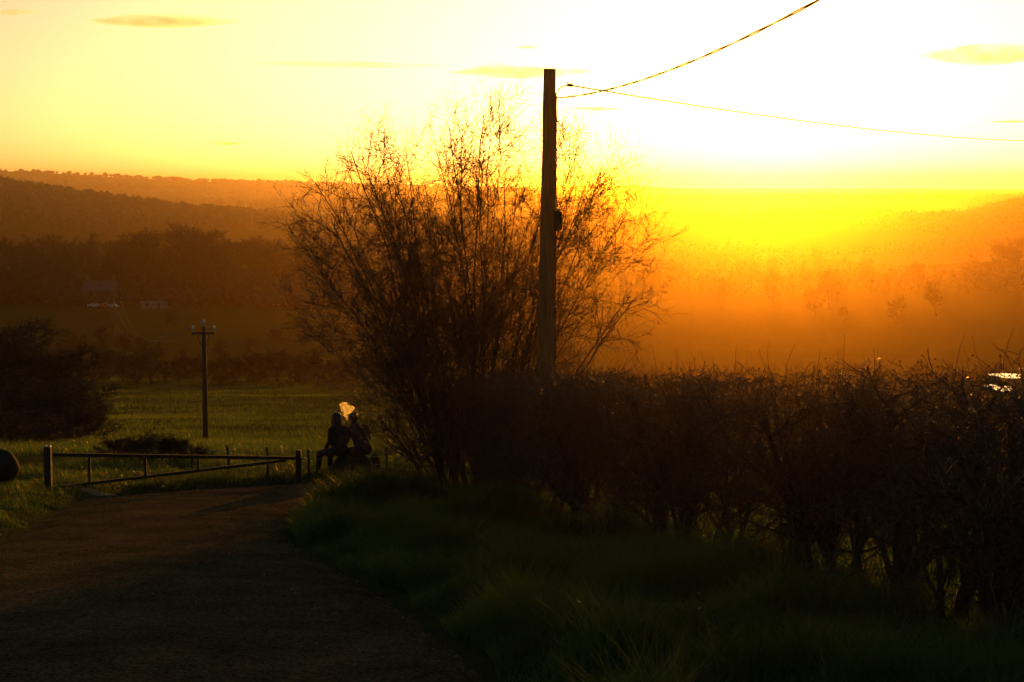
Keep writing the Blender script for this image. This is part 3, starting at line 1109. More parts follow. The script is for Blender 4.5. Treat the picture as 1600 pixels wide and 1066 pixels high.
def build_person(name, label, loc, rz, kind):
    """local frame: +Y is forward, z = 0 is the ground; the hips rest at seat height"""
    root = empty(name, loc)
    tag(root, label, 'person', 'couple sitting at the bend of the lane')
    L = frame(rz)
    c = []
    T, C, S, B = 1, 0, 2, 3
    if kind == 'left':
        lean, hx = .05, SEAT + .08
        pelvis = L(0, 0, hx)
        belly, chest, neck = L(0, .02, hx + .17), L(0, .05, hx + .34), L(.0, .065, hx + .49)
        hc = L(.0, .095, hx + .60)
        fw = L(.45, .88, -.12)
        sh = .165
        hip = .095
        kn = (L(-.16, .43, SEAT + .0), L(.10, .44, SEAT + .0))
        an = (L(-.22, .42, .10), L(.12, .50, .10))
        el = (L(-.205, .04, hx + .19), L(.22, .08, hx + .20))
        wr = (L(-.12, .26, hx + .07), L(.13, .30, hx + .09))
    else:
        hx = SEAT + .09
        pelvis = L(0, -.02, hx)
        belly, chest, neck = L(0, .06, hx + .17), L(0, .16, hx + .33), L(0, .24, hx + .46)
        hc = L(0, .305, hx + .555)
        fw = L(.15, .98, -.05)
        sh = .19
        hip = .10
        kn = (L(-.15, .45, SEAT + .02), L(.17, .45, SEAT + .02))
        an = (L(-.15, .47, .10), L(.2, .50, .10))
        el = (L(-.26, .17, hx + .16), L(.27, .20, hx + .17))
        wr = (L(-.13, .38, hx + .10), L(.10, .42, hx + .16))
    c += [(pelvis + L(-.075, 0, .02), pelvis + L(.075, 0, .02), .118, .118, T)]
    c += [(pelvis + L(-.05, 0, .06), belly + L(-.05, 0, 0), .115, .112, C), (pelvis + L(.05, 0, .06), belly + L(.05, 0, 0), .115, .112, C)]
    c += [(belly + L(-.05, 0, 0), chest + L(-.06, 0, 0), .112, .112, C), (belly + L(.05, 0, 0), chest + L(.06, 0, 0), .112, .112, C)]
    c += [(chest + L(-sh + .03, -.01, .07), chest + L(sh - .03, -.01, .07), .075, .075, C)]
    c += [(chest + L(0, -.005, .09), neck + L(0, 0, -.02), .085, .062, C), (neck + L(0, 0, -.04), hc + L(0, 0, -.05), .052, .050, S)]
    c += head(hc, fw)
    for i, s_ in enumerate((-1, 1)):
        hp = pelvis + L(s_ * hip, .03, -.005)
        c += [(hp, kn[i], .092, .064, T), (kn[i], (kn[i] + an[i]) / 2 + L(0, -.01, .04), .062, .058, T), ((kn[i] + an[i]) / 2 + L(0, -.01, .04), an[i] + [0, 0, .03], .056, .046, T)]
        c += [(an[i] + [0, 0, .03], an[i] - [0, 0, .03], .036, .036, S)]
        c += [(an[i] + L(0, -.045, -.06), an[i] + L(0, .02, -.05), .04, .042, B), (an[i] + L(0, .02, -.055), an[i] + L(0, .15, -.068), .042, .032, B)]
        so = chest + L(s_ * sh, -.005, .065)
        c += [(so, el[i], .066, .052, C), (el[i], wr[i], .05, .038, C)]
        fd = wr[i] - el[i]
        c += hand(wr[i], fd, (0, 0, 1), curl=.9, side=-s_)
    body = solid('body', c, [M['coat_dark'] if kind == 'left' else M['jacket'], M['denim'], M['skin'], M['shoe']], .0095, 5, root)
    f = norm(fw)
    u = norm(np.array([0, 0, 1.0]) - f * f[2])
    r = np.cross(f, u)
    if kind == 'left':      # long hair falling over the back of the coat
        hcaps = [(hc + u * .05 - f * .03, hc + u * .04 - f * .01, .092, .09, 0), (hc - f * .045 + u * .02, hc - f * .06 - u * .12, .085, .082, 0),
                 (hc - f * .06 - u * .10, hc - f * .075 - u * .24, .080, .060, 0)]
        for s_ in (-1, 1):
            hcaps += [(hc + r * s_ * .065 + u * .03, hc + r * s_ * .07 - u * .15 - f * .02, .035, .038, 0)]
        solid('hair', hcaps, [M['hair']], .009, 4, root)
    else:                   # short hair, thicker on top
        hcaps = [(hc + u * .055 - f * .03, hc + u * .060 + f * .03, .086, .074, 0), (hc - f * .045 + u * .02, hc - f * .045 - u * .02, .074, .055, 0)]
        for s_ in (-1, 1):
            hcaps += [(hc + r * s_ * .05 + u * .055, hc + r * s_ * .05 + u * .05 - f * .03, .042, .04, 0)]
        solid('hair', hcaps, [M['hair']], .009, 3, root)
        col_ = [(neck + r * .05 - f * .02, neck - r * .05 - f * .02, .045, .045, 0), (neck + r * .055 - f * .01, neck + r * .04 + f * .05, .032, .028, 0), (neck - r * .055 - f * .01, neck - r * .04 + f * .05, .032, .028, 0)]
        solid('collar', col_, [M['jacket']], .009, 3, root)
    return root, np.array(loc) + hc, f


pl = at(527, 700, sc_[1] + .22)
build_person('person', 'person in a dark coat with long hair, left of the seated couple', (pl[0] + .05, sc_[1] + .2, sc_[2] - .07), math.radians(42), 'left')
pr = at(563, 700, sc_[1] + .22)
_, mh, mf = build_person('person', 'person in a dark jacket leaning over, right of the seated couple, breathing out smoke', (pr[0] + .04, sc_[1] + .26, sc_[2] - .07), math.radians(40), 'right')


def build_smoke():
    a = at(547, 661, sc_[1] + .42)
    path = [a, at(543, 655, a[1]), at(541, 648, a[1] + .02), at(542, 641, a[1] + .04), at(541, 634, a[1] + .06)]
    rad = [.014, .03, .058, .088, .075]
    caps = [(path[i], path[i + 1], rad[i], rad[i + 1], 0) for i in range(4)]
    caps += [(at(540, 645, a[1]), at(535, 633, a[1]), .07, .06, 0), (at(543, 643, a[1] + .05), at(550, 638, a[1] + .05), .07, .055, 0)]
    base = np.array(a)
    caps = [(np.array(p) - base, np.array(q) - base, r1, r2, m_) for p, q, r1, r2, m_ in caps]
    o = solid('smoke', caps, [], .012, 3)
    o.location = tuple(base)
    m = bpy.data.materials.new('breath_smoke')
    m.use_nodes = True
    nt = m.node_tree
    nt.nodes.clear()
    out = nt.nodes.new('ShaderNodeOutputMaterial')
    pv = nt.nodes.new('ShaderNodeVolumePrincipled')
    pv.inputs['Color'].default_value = (.95, .93, .9, 1)
    pv.inputs['Anisotropy'].default_value = .85
    tc = nt.nodes.new('ShaderNodeTexCoord')
    n = nt.nodes.new('ShaderNodeTexNoise')
    n.inputs['Scale'].default_value = 17
    n.inputs['Detail'].default_value = 5
    n.inputs['Distortion'].default_value = .6
    nt.links.new(tc.outputs['Object'], n.inputs['Vector'])
    mr = nt.nodes.new('ShaderNodeMapRange')
    mr.inputs['From Min'].default_value = .46
    mr.inputs['From Max'].default_value = .68
    mr.inputs['To Min'].default_value = 0
    mr.inputs['To Max'].default_value = 26
    nt.links.new(n.outputs['Fac'], mr.inputs['Value'])
    nt.links.new(mr.outputs['Result'], pv.inputs['Density'])
    nt.links.new(pv.outputs['Volume'], out.inputs['Volume'])
    o.data.materials.clear()
    o.data.materials.append(m)
    tag(o, 'wisp of glowing backlit smoke rising from the right person\'s mouth', 'smoke', kind='stuff')


build_smoke()
M['gravel_bit'] = mat_noise('loose_grit', (.10, .09, .075), (.25, .22, .19), 30, .6)
# ------------------------------------------------------------------ grass
def blades(x, y, z, h, wd, rng, lean=.5):
    """curved two-joint blades: 3 triangles each"""
    n = len(x)
    a = rng.random(n) * 2 * math.pi
    l = lean * (.3 + rng.random(n))
    dx, dy = np.cos(a), np.sin(a)
    b = rng.random(n) * 2 * math.pi
    sx, sy = np.cos(b) * wd, np.sin(b) * wd
    p0 = np.stack([x, y, z - .02], 1)
    s = np.stack([sx, sy, np.zeros(n)], 1)
    p1 = p0 + np.stack([dx * l * h * .3, dy * l * h * .3, h * .6], 1)
    p2 = p0 + np.stack([dx * l * h, dy * l * h, h], 1)
    v = np.stack([p0 - s, p0 + s, p1 - s * .7, p1 + s * .7, p2], 1).reshape(-1, 3)
    i = np.arange(n)[:, None] * 5
    return v, [np.concatenate([i, i + 1, i + 3, i + 2], 1), np.concatenate([i + 2, i + 3, i + 4], 1)]


def grass_patch(name, label, n, sampler, hfun, wd, seed, mat, lean=.5):
    rng = np.random.default_rng(seed)
    x, y = sampler(rng, n)
    d = road_dist(x, y) if name != 'meadow_grass' else np.ones_like(x)
    ok = d > .03 + .12 * vnoise(x * 2.2, y * 2.2, 77)
    x, y, d = x[ok], y[ok], d[ok]
    z = ground_z(x, y)
    h = hfun(x, y, d, rng)
    v, f = blades(x, y, z, h, wd * (.6 + .8 * rng.random(len(x))), rng, lean)
    o = obj(name, mesh_np(name, v, f, mat))
    return tag(o, label, 'grass', kind='stuff')


def rect(x0, x1, y0, y1, clump=0.0):
    def s(rng, n):
        x = x0 + (x1 - x0) * rng.random(n * 3)
        y = y0 + (y1 - y0) * rng.random(n * 3)
        k = rng.random(n * 3) < (1 - clump) + clump * np.clip((vnoise(x * 2.6, y * 2.6, 5) - .3) * 2.2, 0, 1)
        return x[k][:n], y[k][:n]
    return s


def clumpy(lo, hi, sc_=1.8):
    return lambda x, y, d, rng: (lo + (hi - lo) * vnoise(x * sc_, y * sc_, 33) ** 1.4 * (.5 + rng.random(len(x)))) * np.clip(.55 + d * .9, 0, 1)


# verge on the inside of the bend, down to the foot of the hedge
def verge(rng, n):
    t = rng.random(n * 2)
    e = resample(ROAD_R[2:12], 200)
    i = (t * 199).astype(int)
    off = rng.random(n * 2) ** 1.3
    hx = hedge_xy(np.interp(e[i, 1], [HB[1], HA[1]], [1, 0]), np.zeros(n * 2))
    p = e[i] * (1 - off[:, None]) + hx * off[:, None] + rng.normal(size=(n * 2, 2)) * .05
    k = p[:, 1] > 8.5
    return p[k][:n, 0], p[k][:n, 1]


grass_patch('verge_grass', 'rough grass on the verge inside the bend, below the hedge', 125000, verge, clumpy(.04, .46, 1.5), .0055, 1, M['grass'], .7)
grass_patch('bank_grass', 'short grass on the bank at the left edge of the lane', 26000, rect(-9.5, -5.6, 14, 30.5, .5), clumpy(.04, .2), .004, 2, M['grass'], .7)
grass_patch('track_grass', 'rough grass around the foot of the low barrier', 52000, rect(-9.5, 0, 29.2, 41, .75), clumpy(.04, .24), .005, 3, M['grass'], .7)


def meadow(rng, n):
    y = 42 + (240 - 42) * rng.random(n * 2) ** 1.25
    x = y * (-.36 + .42 * rng.random(n * 2))
    k = rng.random(n * 2) < .25 + .75 * np.clip((fbm(x / 3.5, y / 2.0, 61) - .35) * 3.2, 0, 1)
    return x[k][:n], y[k][:n]


grass_patch('meadow_grass', 'tussocky grass of the sunlit meadow beyond the barrier', 150000, meadow, lambda x, y, d, rng: .10 + .22 * fbm(x / 3.5, y / 2.0, 61) * (.5 + rng.random(len(x))), .011, 4, M['grass_far'], .6)


def behind(rng, n):
    y = 8 + 52 * rng.random(n)
    x = np.interp(y, [8, 30.2], [HB[0], HA[0]]) + .4 + (y * .34 + 1 - np.interp(y, [8, 30.2], [HB[0], HA[0]])) * rng.random(n)
    return x, y


grass_patch('field_grass', 'grass of the field seen through the gaps of the hedge', 60000, behind, clumpy(.05, .2), .007, 6, M['grass_far'], .6)

# tall dry stalks standing out of the verge and by the barrier post
rng_ = np.random.default_rng(12)
for k, (px, py, n, lab) in enumerate(((560, 790, 7, 'sparse dry grass stalks on the sunlit tip of the verge'), (432, 752, 60, 'low tangle of weeds left of the right barrier post'), (612, 752, 50, 'dry weeds at the foot of the bare shrub'), (1180, 1030, 26, 'tuft of tall grass low on the verge near the camera'), (240, 767, 40, 'ragged weeds along the far edge of the lane, under the barrier'))):
    c = hit(px, py)
    root = empty('weed_clump', tuple(c))
    tag(root, lab, 'weeds', 'weed clumps along the lane')
    sp = .55 if n > 10 else .5
    x, y = rng_.normal(size=n) * sp, rng_.normal(size=n) * .2
    z = ground_z(c[0] + x, c[1] + y) - c[2] - .02
    h = (.16 + .3 * rng_.random(n)) * (1.0 if n > 10 else .9)
    P = np.empty((n, 5, 3))
    P[:, 0] = np.stack([x, y, z], 1)
    d = norm(np.stack([rng_.normal(size=n) * .35, rng_.normal(size=n) * .35, np.ones(n)], 1))
    for q in range(1, 5):
        d = norm(d + rng_.normal(size=d.shape) * .12)
        P[:, q] = P[:, q - 1] + d * (h / 4)[:, None]
    R = .0035 * np.linspace(1, .5, 5)[None] * np.ones((n, 1))
    v, f = tubes([(P, R, 4)])
    obj('stalks', mesh_np('weed_stalks', v, f, M['twig']), root)['kind'] = 'stuff'
    side = grow(P, R, 5, .3, 1, 40, .14, 4, up=.05, r_min=.0022, rng=rng_)
    tip = side[0][:, -1]
    aa = norm(rng_.normal(size=tip.shape))
    bb = norm(np.cross(aa, rng_.normal(size=tip.shape)))
    q = np.stack([tip, tip + aa * .018 + bb * .008, tip + aa * .036, tip + aa * .018 - bb * .008], 1).reshape(-1, 3)
    v, f = tubes([(*side, 3)])
    g = join_geo([(v, f), (q, np.arange(len(q)).reshape(-1, 4))])
    obj('leaves', mesh_np('weed_leaves', g[0], g[1], M['dry_leaf']), root)['kind'] = 'stuff'

# loose grit and bits of leaf lying on the lane
rg = np.random.default_rng(44)
gx_, gy_ = rg.uniform(-7, 0, 2600), rg.uniform(8, 32, 2600)
dd_ = road_dist(gx_, gy_)
kk = (dd_ < -.05) & (rg.random(2600) < .25 + .75 * np.exp(dd_ / .35))
gx_, gy_ = gx_[kk], gy_[kk]
rs_ = .006 + .012 * rg.random(len(gx_)) ** 3
tag(obj('road_grit', mesh_np('road_grit', *octa(np.stack([gx_, gy_, base_z(gy_) + .03 + rs_ * .5], 1), rs_), M['gravel_bit'])), 'loose grit and small stones scattered over the lane', 'grit', kind='stuff')
# ------------------------------------------------------------------ winter trees
def tree_meshes(seed, h=18.0, spread=.42, twig=.045, clear=.22, per=(15, 10, 11)):
    rng = np.random.default_rng(seed)
    K = 8
    P = np.zeros((1, K, 3))
    d = np.array([0, 0, 1.0])
    for k in range(1, K):
        d = norm(d + rng.normal(size=3) * .05)
        P[0, k] = P[0, k - 1] + d * h * .78 / (K - 1)
    P[0, 0, 2] = -.4
    R = (h * .022) * np.linspace(1, .25, K)[None]
    b1 = grow(P, R, per[0], clear, .98, 48, h * spread, 6, up=.10, wig=.07, r_fac=.5, r_min=h * .0035, rng=rng)
    b2 = grow(*b1, per[1], .2, 1, 42, h * .2, 5, up=.05, wig=.08, r_fac=.5, r_min=h * .0018, rng=rng)
    b3 = grow(*b2, per[2], .15, 1, 45, h * .085, 3, up=.03, wig=.1, r_fac=.6, r_min=twig, rng=rng)
    v, f = tubes([(P, R, 7), (*b1, 5)])
    tr = mesh_np('tree_trunk', v, f, M['bark'], True)
    v, f = tubes([(*b2, 3), (*b3, 3)])
    cr = mesh_np('tree_crown', v, f, M['far_tree'])
    return tr, cr


TREES = [tree_meshes(100 + k, 18, (.36, .44, .40, .5, .33)[k], .07, (.2, .15, .25, .12, .18)[k]) for k in range(5)]
BUSHES = [tree_meshes(200 + k, 5.0, .5, .015, .0, (26, 12, 10)) for k in range(3)]


def plant_tree(name, x, y, h, kind, label, group, rz=None, lib=None, ref=18.0, sx=1.0):
    tr, cr = (lib or TREES)[kind % len(lib or TREES)]
    root = empty(name, (x, y, gz(x, y)), random.uniform(0, 6.28) if rz is None else rz)
    s = h / ref
    root.scale = (s * sx, s * sx, s)
    tag(root, label, 'tree' if 'tree' in name else 'bush', group)
    obj('trunk', tr, root)
    obj('crown', cr, root)
    return root


def row_to_x(px, y):
    return (px - 800) / F * y


# line of woods across the valley on the left: (column, row of the top, distance)
WOOD = [(8, 372, 560), (40, 374, 590), (70, 368, 575), (98, 372, 610), (126, 362, 590), (142, 380, 640), (186, 372, 600), (206, 366, 620), (226, 358, 590), (250, 360, 610), (276, 356, 585), (300, 354, 600), (322, 362, 625), (345, 372, 600), (368, 376, 630), (392, 374, 610), (416, 372, 640), (440, 376, 615), (466, 380, 640), (492, 384, 620), (520, 388, 650), (548, 392, 630), (578, 394, 660), (610, 396, 640), (640, 398, 670), (22, 400, 520), (60, 404, 530), (108, 398, 525), (190, 400, 545), (262, 404, 540), (310, 402, 550), (352, 410, 545), (405, 412, 560), (455, 414, 565), (505, 416, 560)]
ORD = ['first', 'second', 'third', 'fourth', 'fifth', 'sixth', 'seventh', 'eighth', 'ninth', 'tenth', 'eleventh', 'twelfth', 'thirteenth', 'fourteenth', 'fifteenth', 'sixteenth', 'seventeenth', 'eighteenth', 'nineteenth', 'twentieth', 'twenty-first', 'twenty-second', 'twenty-third', 'twenty-fourth', 'twenty-fifth', 'twenty-sixth', 'twenty-seventh', 'twenty-eighth', 'twenty-ninth', 'thirtieth']
for row_, lo, hi in (('back', 568, 999), ('front', 0, 568)):
    for q, (px, py, yy) in enumerate(sorted(w for w in WOOD if lo <= w[2] < hi)):
        x = row_to_x(px, yy)
        h = at(px, py, yy)[2] - gz(x, yy)
        plant_tree('valley_tree', x, yy, max(h, 7), q * 3 + len(row_), '%s bare tree from the left in the %s row of the valley wood' % (ORD[q], row_), 'bare trees of the valley wood', sx=1.3)

# scattered trees and thickets between the meadows
MID = [(262, 486, 380, 12), (110, 512, 300, 11), (150, 508, 310, 10.5), (190, 520, 300, 9), (215, 528, 295, 8), (92, 530, 290, 9), (240, 540, 290, 8), (30, 520, 250, 9), (430, 512, 330, 8), (470, 500, 340, 9.5), (505, 506, 335, 9), (545, 510, 330, 9), (585, 512, 330, 9), (620, 514, 320, 9), (390, 545, 300, 5), (340, 548, 300, 5)]
mlab = ['lone round-crowned tree in the second field', 'tree at the left of the thicket beyond the meadow', 'tallest tree of the thicket beyond the meadow', 'low tree right of the thicket\'s tallest tree', 'small tree near the middle of the thicket', 'dark tree low at the thicket\'s left', 'small tree at the right end of the left thicket', 'tree rising behind the big left bush', 'low tree right of the far pole', 'tree at the field corner left of the shrub', 'tree above the meadow\'s far hedge', 'tree half behind the shrub\'s left twigs', 'tree behind the shrub\'s lower left twigs', 'tree hidden by the shrub\'s middle', 'low scrubby tree just right of the far pole', 'low scrubby tree left of the far pole\'s middle']
for k, (px, py, yy, _) in enumerate(MID):
    x = row_to_x(px, yy)
    h = max(at(px, py, yy)[2] - gz(x, yy), 3.5)
    plant_tree('thicket_tree', x, yy, h, k + 2, mlab[k], 'trees between the meadows', sx=1.25)

# hedgerow at the far side of the meadow, bush by bush
for k, px in enumerate(range(100, 640, 22)):
    yy = 222 + 6 * math.sin(px * .05)
    x = row_to_x(px, yy)
    plant_tree('hedgerow_bush', x, yy, 2.6 + 1.6 * random.random(), k, '%s low bush from the left in the hedgerow along the far edge of the meadow' % ORD[k], 'bushes of the meadow\'s far hedgerow', lib=BUSHES, ref=5.0, sx=1.35)

# the big bushes at the left and the low clipped hedge before the far pole
BL = [(-14, 508, 92, 1.5, 'tallest dark bush at the left edge of the meadow'), (14, 516, 90, 1.5, 'second tall dark bush from the left edge of the meadow'), (46, 522, 88, 1.5, 'third dark bush from the left, behind the clump\'s front row'), (74, 545, 86, 1.5, 'rounded dark bush in the middle of the left clump'), (104, 590, 82, 1.6, 'lower bush towards the meadow in the left clump'), (130, 626, 78, 1.8, 'lowest bush at the meadow end of the left clump'), (-6, 580, 74, 1.9, 'front bush of the left clump, straight above the boulder'), (34, 588, 72, 1.9, 'front bush of the left clump, between boulder and barrier post'), (72, 606, 70, 1.9, 'front bush of the left clump, above the barrier post'), (108, 636, 68, 2.2, 'small front bush of the left clump, right of the barrier post'), (10, 640, 60, 2.4, 'broad low bush nearest the boulder in the left clump'), (60, 655, 58, 2.4, 'broad low bush behind the left barrier post')]
for k, (px, py, yy, sx, lab) in enumerate(BL):
    x = row_to_x(px, yy)
    h = at(px, py, yy)[2] - gz(x, yy)
    plant_tree('meadow_bush', x, yy, h, k, lab, 'clump of bushes left of the meadow', lib=BUSHES, ref=5.0, sx=sx)
for k, (px, py) in enumerate(((172, 686), (196, 682), (220, 680), (244, 682), (268, 684), (292, 690), (312, 700))):
    yy = 36.6 - k * .1
    x = row_to_x(px, yy)
    h = at(px, py, yy)[2] - gz(x, yy)
    plant_tree('clipped_bush', x, yy, h, k, ['leftmost', 'second', 'third', 'middle', 'fifth', 'sixth', 'rightmost'][k] + ' bush of the low clipped row behind the barrier', 'low clipped row behind the barrier', lib=BUSHES, ref=5.0, sx=1.9)

# trees in the bright haze at the right
random.seed(21)
RT = [(1320, 478, 420), (1560, 380, 700), (1590, 372, 720), (1530, 398, 690)]
hz = []
for k in range(28):
    yy = 430 + 620 * (k / 28) + random.uniform(-20, 20)
    hz.append((random.uniform(985, 1590), None, yy))
RT += sorted(hz)
for k, (px, py, yy) in enumerate(RT):
    x = row_to_x(px, yy)
    h = random.uniform(7, 13) if py is None else at(px, py, yy)[2] - gz(x, yy)
    lab = ('round-crowned tree standing out in the glowing haze above the hedge', 'tall pointed tree in the haze near the right edge', 'rightmost tall tree in the haze at the picture\'s edge', 'tree left of the tall pair in the haze near the right edge')[k] if k < 4 else '%s from the left of the small bare trees fading into the bright haze' % ORD[k - 4]
    plant_tree('hazy_tree', x, yy, h, k, lab, 'bare trees in the bright haze of the valley')


# ------------------------------------------------------------------ far woods: masses of crowns nobody could count
def ico(sub):
    bm = bmesh.new()
    bmesh.ops.create_icosphere(bm, subdivisions=sub, radius=1.0)
    v = np.array([q.co[:] for q in bm.verts])
    f = np.array([[q.index for q in p.verts] for p in bm.faces])
    bm.free()
    return v, f


ICO = {1: ico(1), 2: ico(2)}


def wood(name, label, x, y, h, seed, per=26, sub=2, wide=.40, core=.62):
    """lumpy crowns with ragged sprays standing out of them"""
    rng = np.random.default_rng(seed)
    n = len(x)
    z = ground_z(x, y)
    c = np.stack([x, y, z + h * .48], 1)
    rad = np.stack([h * wide, h * wide, h * .5], 1) * (.8 + .4 * rng.random((n, 3)))
    iv, fi = ICO[sub]
    lump = iv[None] * rad[:, None, :] * (core + .5 * rng.random((n, len(iv), 1))) + c[:, None, :]
    V = [lump.reshape(-1, 3)]
    Fa = [(fi[None] + (np.arange(n) * len(iv))[:, None, None]).reshape(-1, 3)]
    d = norm(rng.normal(size=(n, per, 3)) + [0, 0, .5])
    ctr = c[:, None, :] + d * rad[:, None, :] * (.9 + .25 * rng.random((n, per, 1)))
    s_ = (h * .07)[:, None, None]
    v = ctr[:, :, None, :] + norm(rng.normal(size=(n, per, 3, 3))) * s_[..., None]
    off = len(V[0])
    V.append(v.reshape(-1, 3))
    Fa.append(np.arange(n * per * 3).reshape(-1, 3) + off)
    o = obj(name, mesh_np(name, np.concatenate(V), Fa, M['far_tree']))
    return tag(o, label, 'wood', kind='stuff')


def scatter(rng, n, x0, x1, y0, y1, thr=0.0, cell=160, seed=1):
    x = x0 + (x1 - x0) * rng.random(n * 4)
    y = y0 + (y1 - y0) * rng.random(n * 4)
    k = fbm(x / cell, y / cell, seed) > thr
    return x[k][:n], y[k][:n]


r_ = np.random.default_rng(31)
x, y = scatter(r_, 4200, -1000, -150, 1150, 1800, .22, 190, 3)
k = hills(x, y) > 6
wood('far_wood', 'dark wood covering the hill at the left', x[k], y[k], 9 + 5 * r_.random(k.sum()), 1, 8)
x, y = scatter(r_, 1500, 300, 760, 1300, 1750, .0, 190, 3)
k = gauss(x, y, 520, 1500, 100, 200, 35) > 4
wood('far_wood', 'dense wood on the knoll at the right edge', x[k], y[k], 9 + 5 * r_.random(k.sum()), 2, 30, 2, .42, .45)
x, y = scatter(r_, 3200, -700, 1200, 900, 2400, .52, 210, 7)
k = ~((x < -120) & (y < 1500)) & (np.abs(x) < y * .36)
wood('far_wood', 'belts of wood across the hazy middle of the valley', x[k], y[k], 8 + 6 * r_.random(k.sum()), 3, 24, 2, .42, .45)
x, y = scatter(r_, 700, -190, -20, 515, 690, .0, 190, 3)
wood('understorey', 'dark undergrowth between the trunks of the valley wood', x, y, 3 + 5 * r_.random(len(x)) ** 2 + np.clip((y - 560) / 60, 0, 1) * 4, 12, 40, 2, .5, .42)
x, y = scatter(r_, 3600, -1700, 2000, 2400, 4300, .53, 330, 8)
wood('far_wood', 'distant woods before the far ridge', x, y, 10 + 8 * r_.random(len(x)), 4, 4, 1, .6)
x, y = scatter(r_, 7500, -2600, 2700, 4000, 6600, .36, 420, 9)
wood('far_wood', 'tree lines on the far ridges at the horizon', x, y, 7 + 6 * r_.random(len(x)), 5, 3, 1, .75)
x, y = scatter(r_, 900, -60, 520, 1240, 1400, .3, 120, 5)
wood('far_wood', 'belt of trees along the low swell in the glowing haze', x, y, 7 + 6 * r_.random(len(x)), 21, 40, 2, .42, .42)
x, y = scatter(r_, 1300, -300, 1300, 2600, 2850, .3, 200, 6)
wood('far_wood', 'second, fainter belt of trees just under the horizon', x, y, 9 + 6 * r_.random(len(x)), 22, 6, 1, .6)
x, y = scatter(r_, 900, 0, 420, 620, 1150, .55, 110, 15)
k = np.abs(x) < y * .4
wood('far_wood', 'patches of low wood on the valley floor in the haze', x[k], y[k], 5 + 5 * r_.random(k.sum()), 23, 40, 2, .42, .42)
# hedgerows between the far fields
hx, hy = [], []
for k in range(46):
    a = r_.random() * math.pi
    L = r_.uniform(80, 300)
    cy = r_.uniform(720, 2400)
    cx = r_.uniform(-.34, .34) * cy
    if cx < -90 and cy < 720:
        continue
    t = np.linspace(-.5, .5, int(L / 3.5))
    hx.append(cx + np.cos(a * .35) * L * t)
    hy.append(cy + np.sin(a * .35) * L * t)
hx, hy = np.concatenate(hx), np.concatenate(hy)
wood('far_hedgerows', 'thin dark hedgerows between the far fields', hx, hy, 2.5 + 3 * r_.random(len(hx)), 6, 5, 2)


# ------------------------------------------------------------------ far poles
def far_pole(px, top, base_y, yy, label, arm=1.6, n=3):
    x = row_to_x(px, yy)
    zb = gz(x, yy)
    h = at(px, top, yy)[2] - zb
    root = empty('utility_pole', (x, yy, zb))
    tag(root, label, 'utility pole')
    v, f = tubes([polytube([[0, 0, -.5], [0, 0, h * .5], [0, 0, h]], [.125, .105, .082], 10)])
    obj('shaft', mesh_np('far_pole_shaft', v, f, M['wood_old'], True), root)
    cz = h - .28
    ca = obj('crossarm', boxes_mesh('crossarm', [(0, -.16, 0, arm * 1.55, .09, .09)], M['rail_wood'], .01), root, (0, 0, cz))
    for s in (-1, 1):
        bar('brace', [s * .05, -.12, cz - .62], [s * arm * .42, -.12, cz - .08], .03, .04, root, M['rail_wood'])
    for u in np.linspace(-.7, .7, n) if n > 1 else (0,):
        zz = .30 if abs(u) < .05 else .06
        v, f = tubes([polytube([[0, 0, zz], [0, 0, zz + .08], [0, 0, zz + .1], [0, 0, zz + .2], [0, 0, zz + .26]], [.02, .02, .07, .06, .03], 8)])
        obj('insulator', mesh_np('insulator', v, f, M['ceramic'], True), ca, (u * arm, -.16 if abs(u) > .05 else 0, 0))
    return root, np.array([x, yy, zb + cz])


fpo, fpa = far_pole(317, 510, 704, 72, 'wooden pole with a crossarm standing at the edge of the meadow', .64)
spo, spa = far_pole(177, 472, 0, 330, 'small far pole with pale insulators in the second field', 2.0)
for k, u in enumerate((-.7, 0, .7)):
    a = fpa + [u * .64, -.16 if u else 0, .52 if u == 0 else .28]
    b = spa + [u * 2.0, -.16 if u else 0, .52 if u == 0 else .28]
    uu = np.linspace(0, 1, 40)[:, None]
    q = a * (1 - uu) + b * uu
    q[:, 2] -= 3.2 * 4 * uu[:, 0] * (1 - uu[:, 0])
    v, f = tubes([polytube(q - a, .012, 4)])
    o = obj('power_line', mesh_np('power_line', v, f, M['black']), None, tuple(a))
    tag(o, ['left', 'middle', 'right'][k] + ' line strung from the meadow pole to the small far pole', 'wire', 'lines between the meadow poles')


def pylon(px, top, yy, label):
    x = row_to_x(px, yy)
    zb = gz(x, yy)
    h = max(at(px, top, yy)[2] - zb, 25)
    root = empty('pylon', (x, yy, zb))
    tag(root, label, 'pylon', 'electricity pylons on the far ridge')
    w = h * .09
    t = []
    for sx in (-1, 1):
        for sy in (-1, 1):
            t.append(polytube([[sx * w, sy * w, -1], [sx * w * .4, sy * w * .4, h * .6], [0, 0, h]], [.35, .3, .2], 4))
    for q in range(7):
        z0, z1 = h * q / 9, h * (q + 1) / 9
        w0, w1 = w * (1 - z0 / h), w * (1 - z1 / h)
        for sy in (-1, 1):
            t.append(polytube([[-w0, sy * w0, z0], [w1, sy * w1, z1]], .16, 4))
            t.append(polytube([[w0, sy * w0, z0], [-w1, sy * w1, z1]], .16, 4))
    v, f = tubes(t)
    obj('tower', mesh_np('pylon_tower', v, f, M['metal']), root)
    for zz, ww in ((.66, .17), (.78, .22), (.90, .15)):
        v, f = tubes([polytube([[-h * ww, 0, h * zz], [0, 0, h * zz + 1.2], [h * ww, 0, h * zz]], [.15, .5, .15], 4)])
        obj('crossarm', mesh_np('pylon_arm', v, f, M['metal']), root)


for px, top, yy, lab in ((107, 271, 3000, 'left one of the three far pylons on the ridge'), (322, 276, 3600, 'middle one of the three far pylons on the ridge'), (480, 283, 3900, 'right one of the three far pylons on the ridge')):
    pylon(px, top, yy, lab)


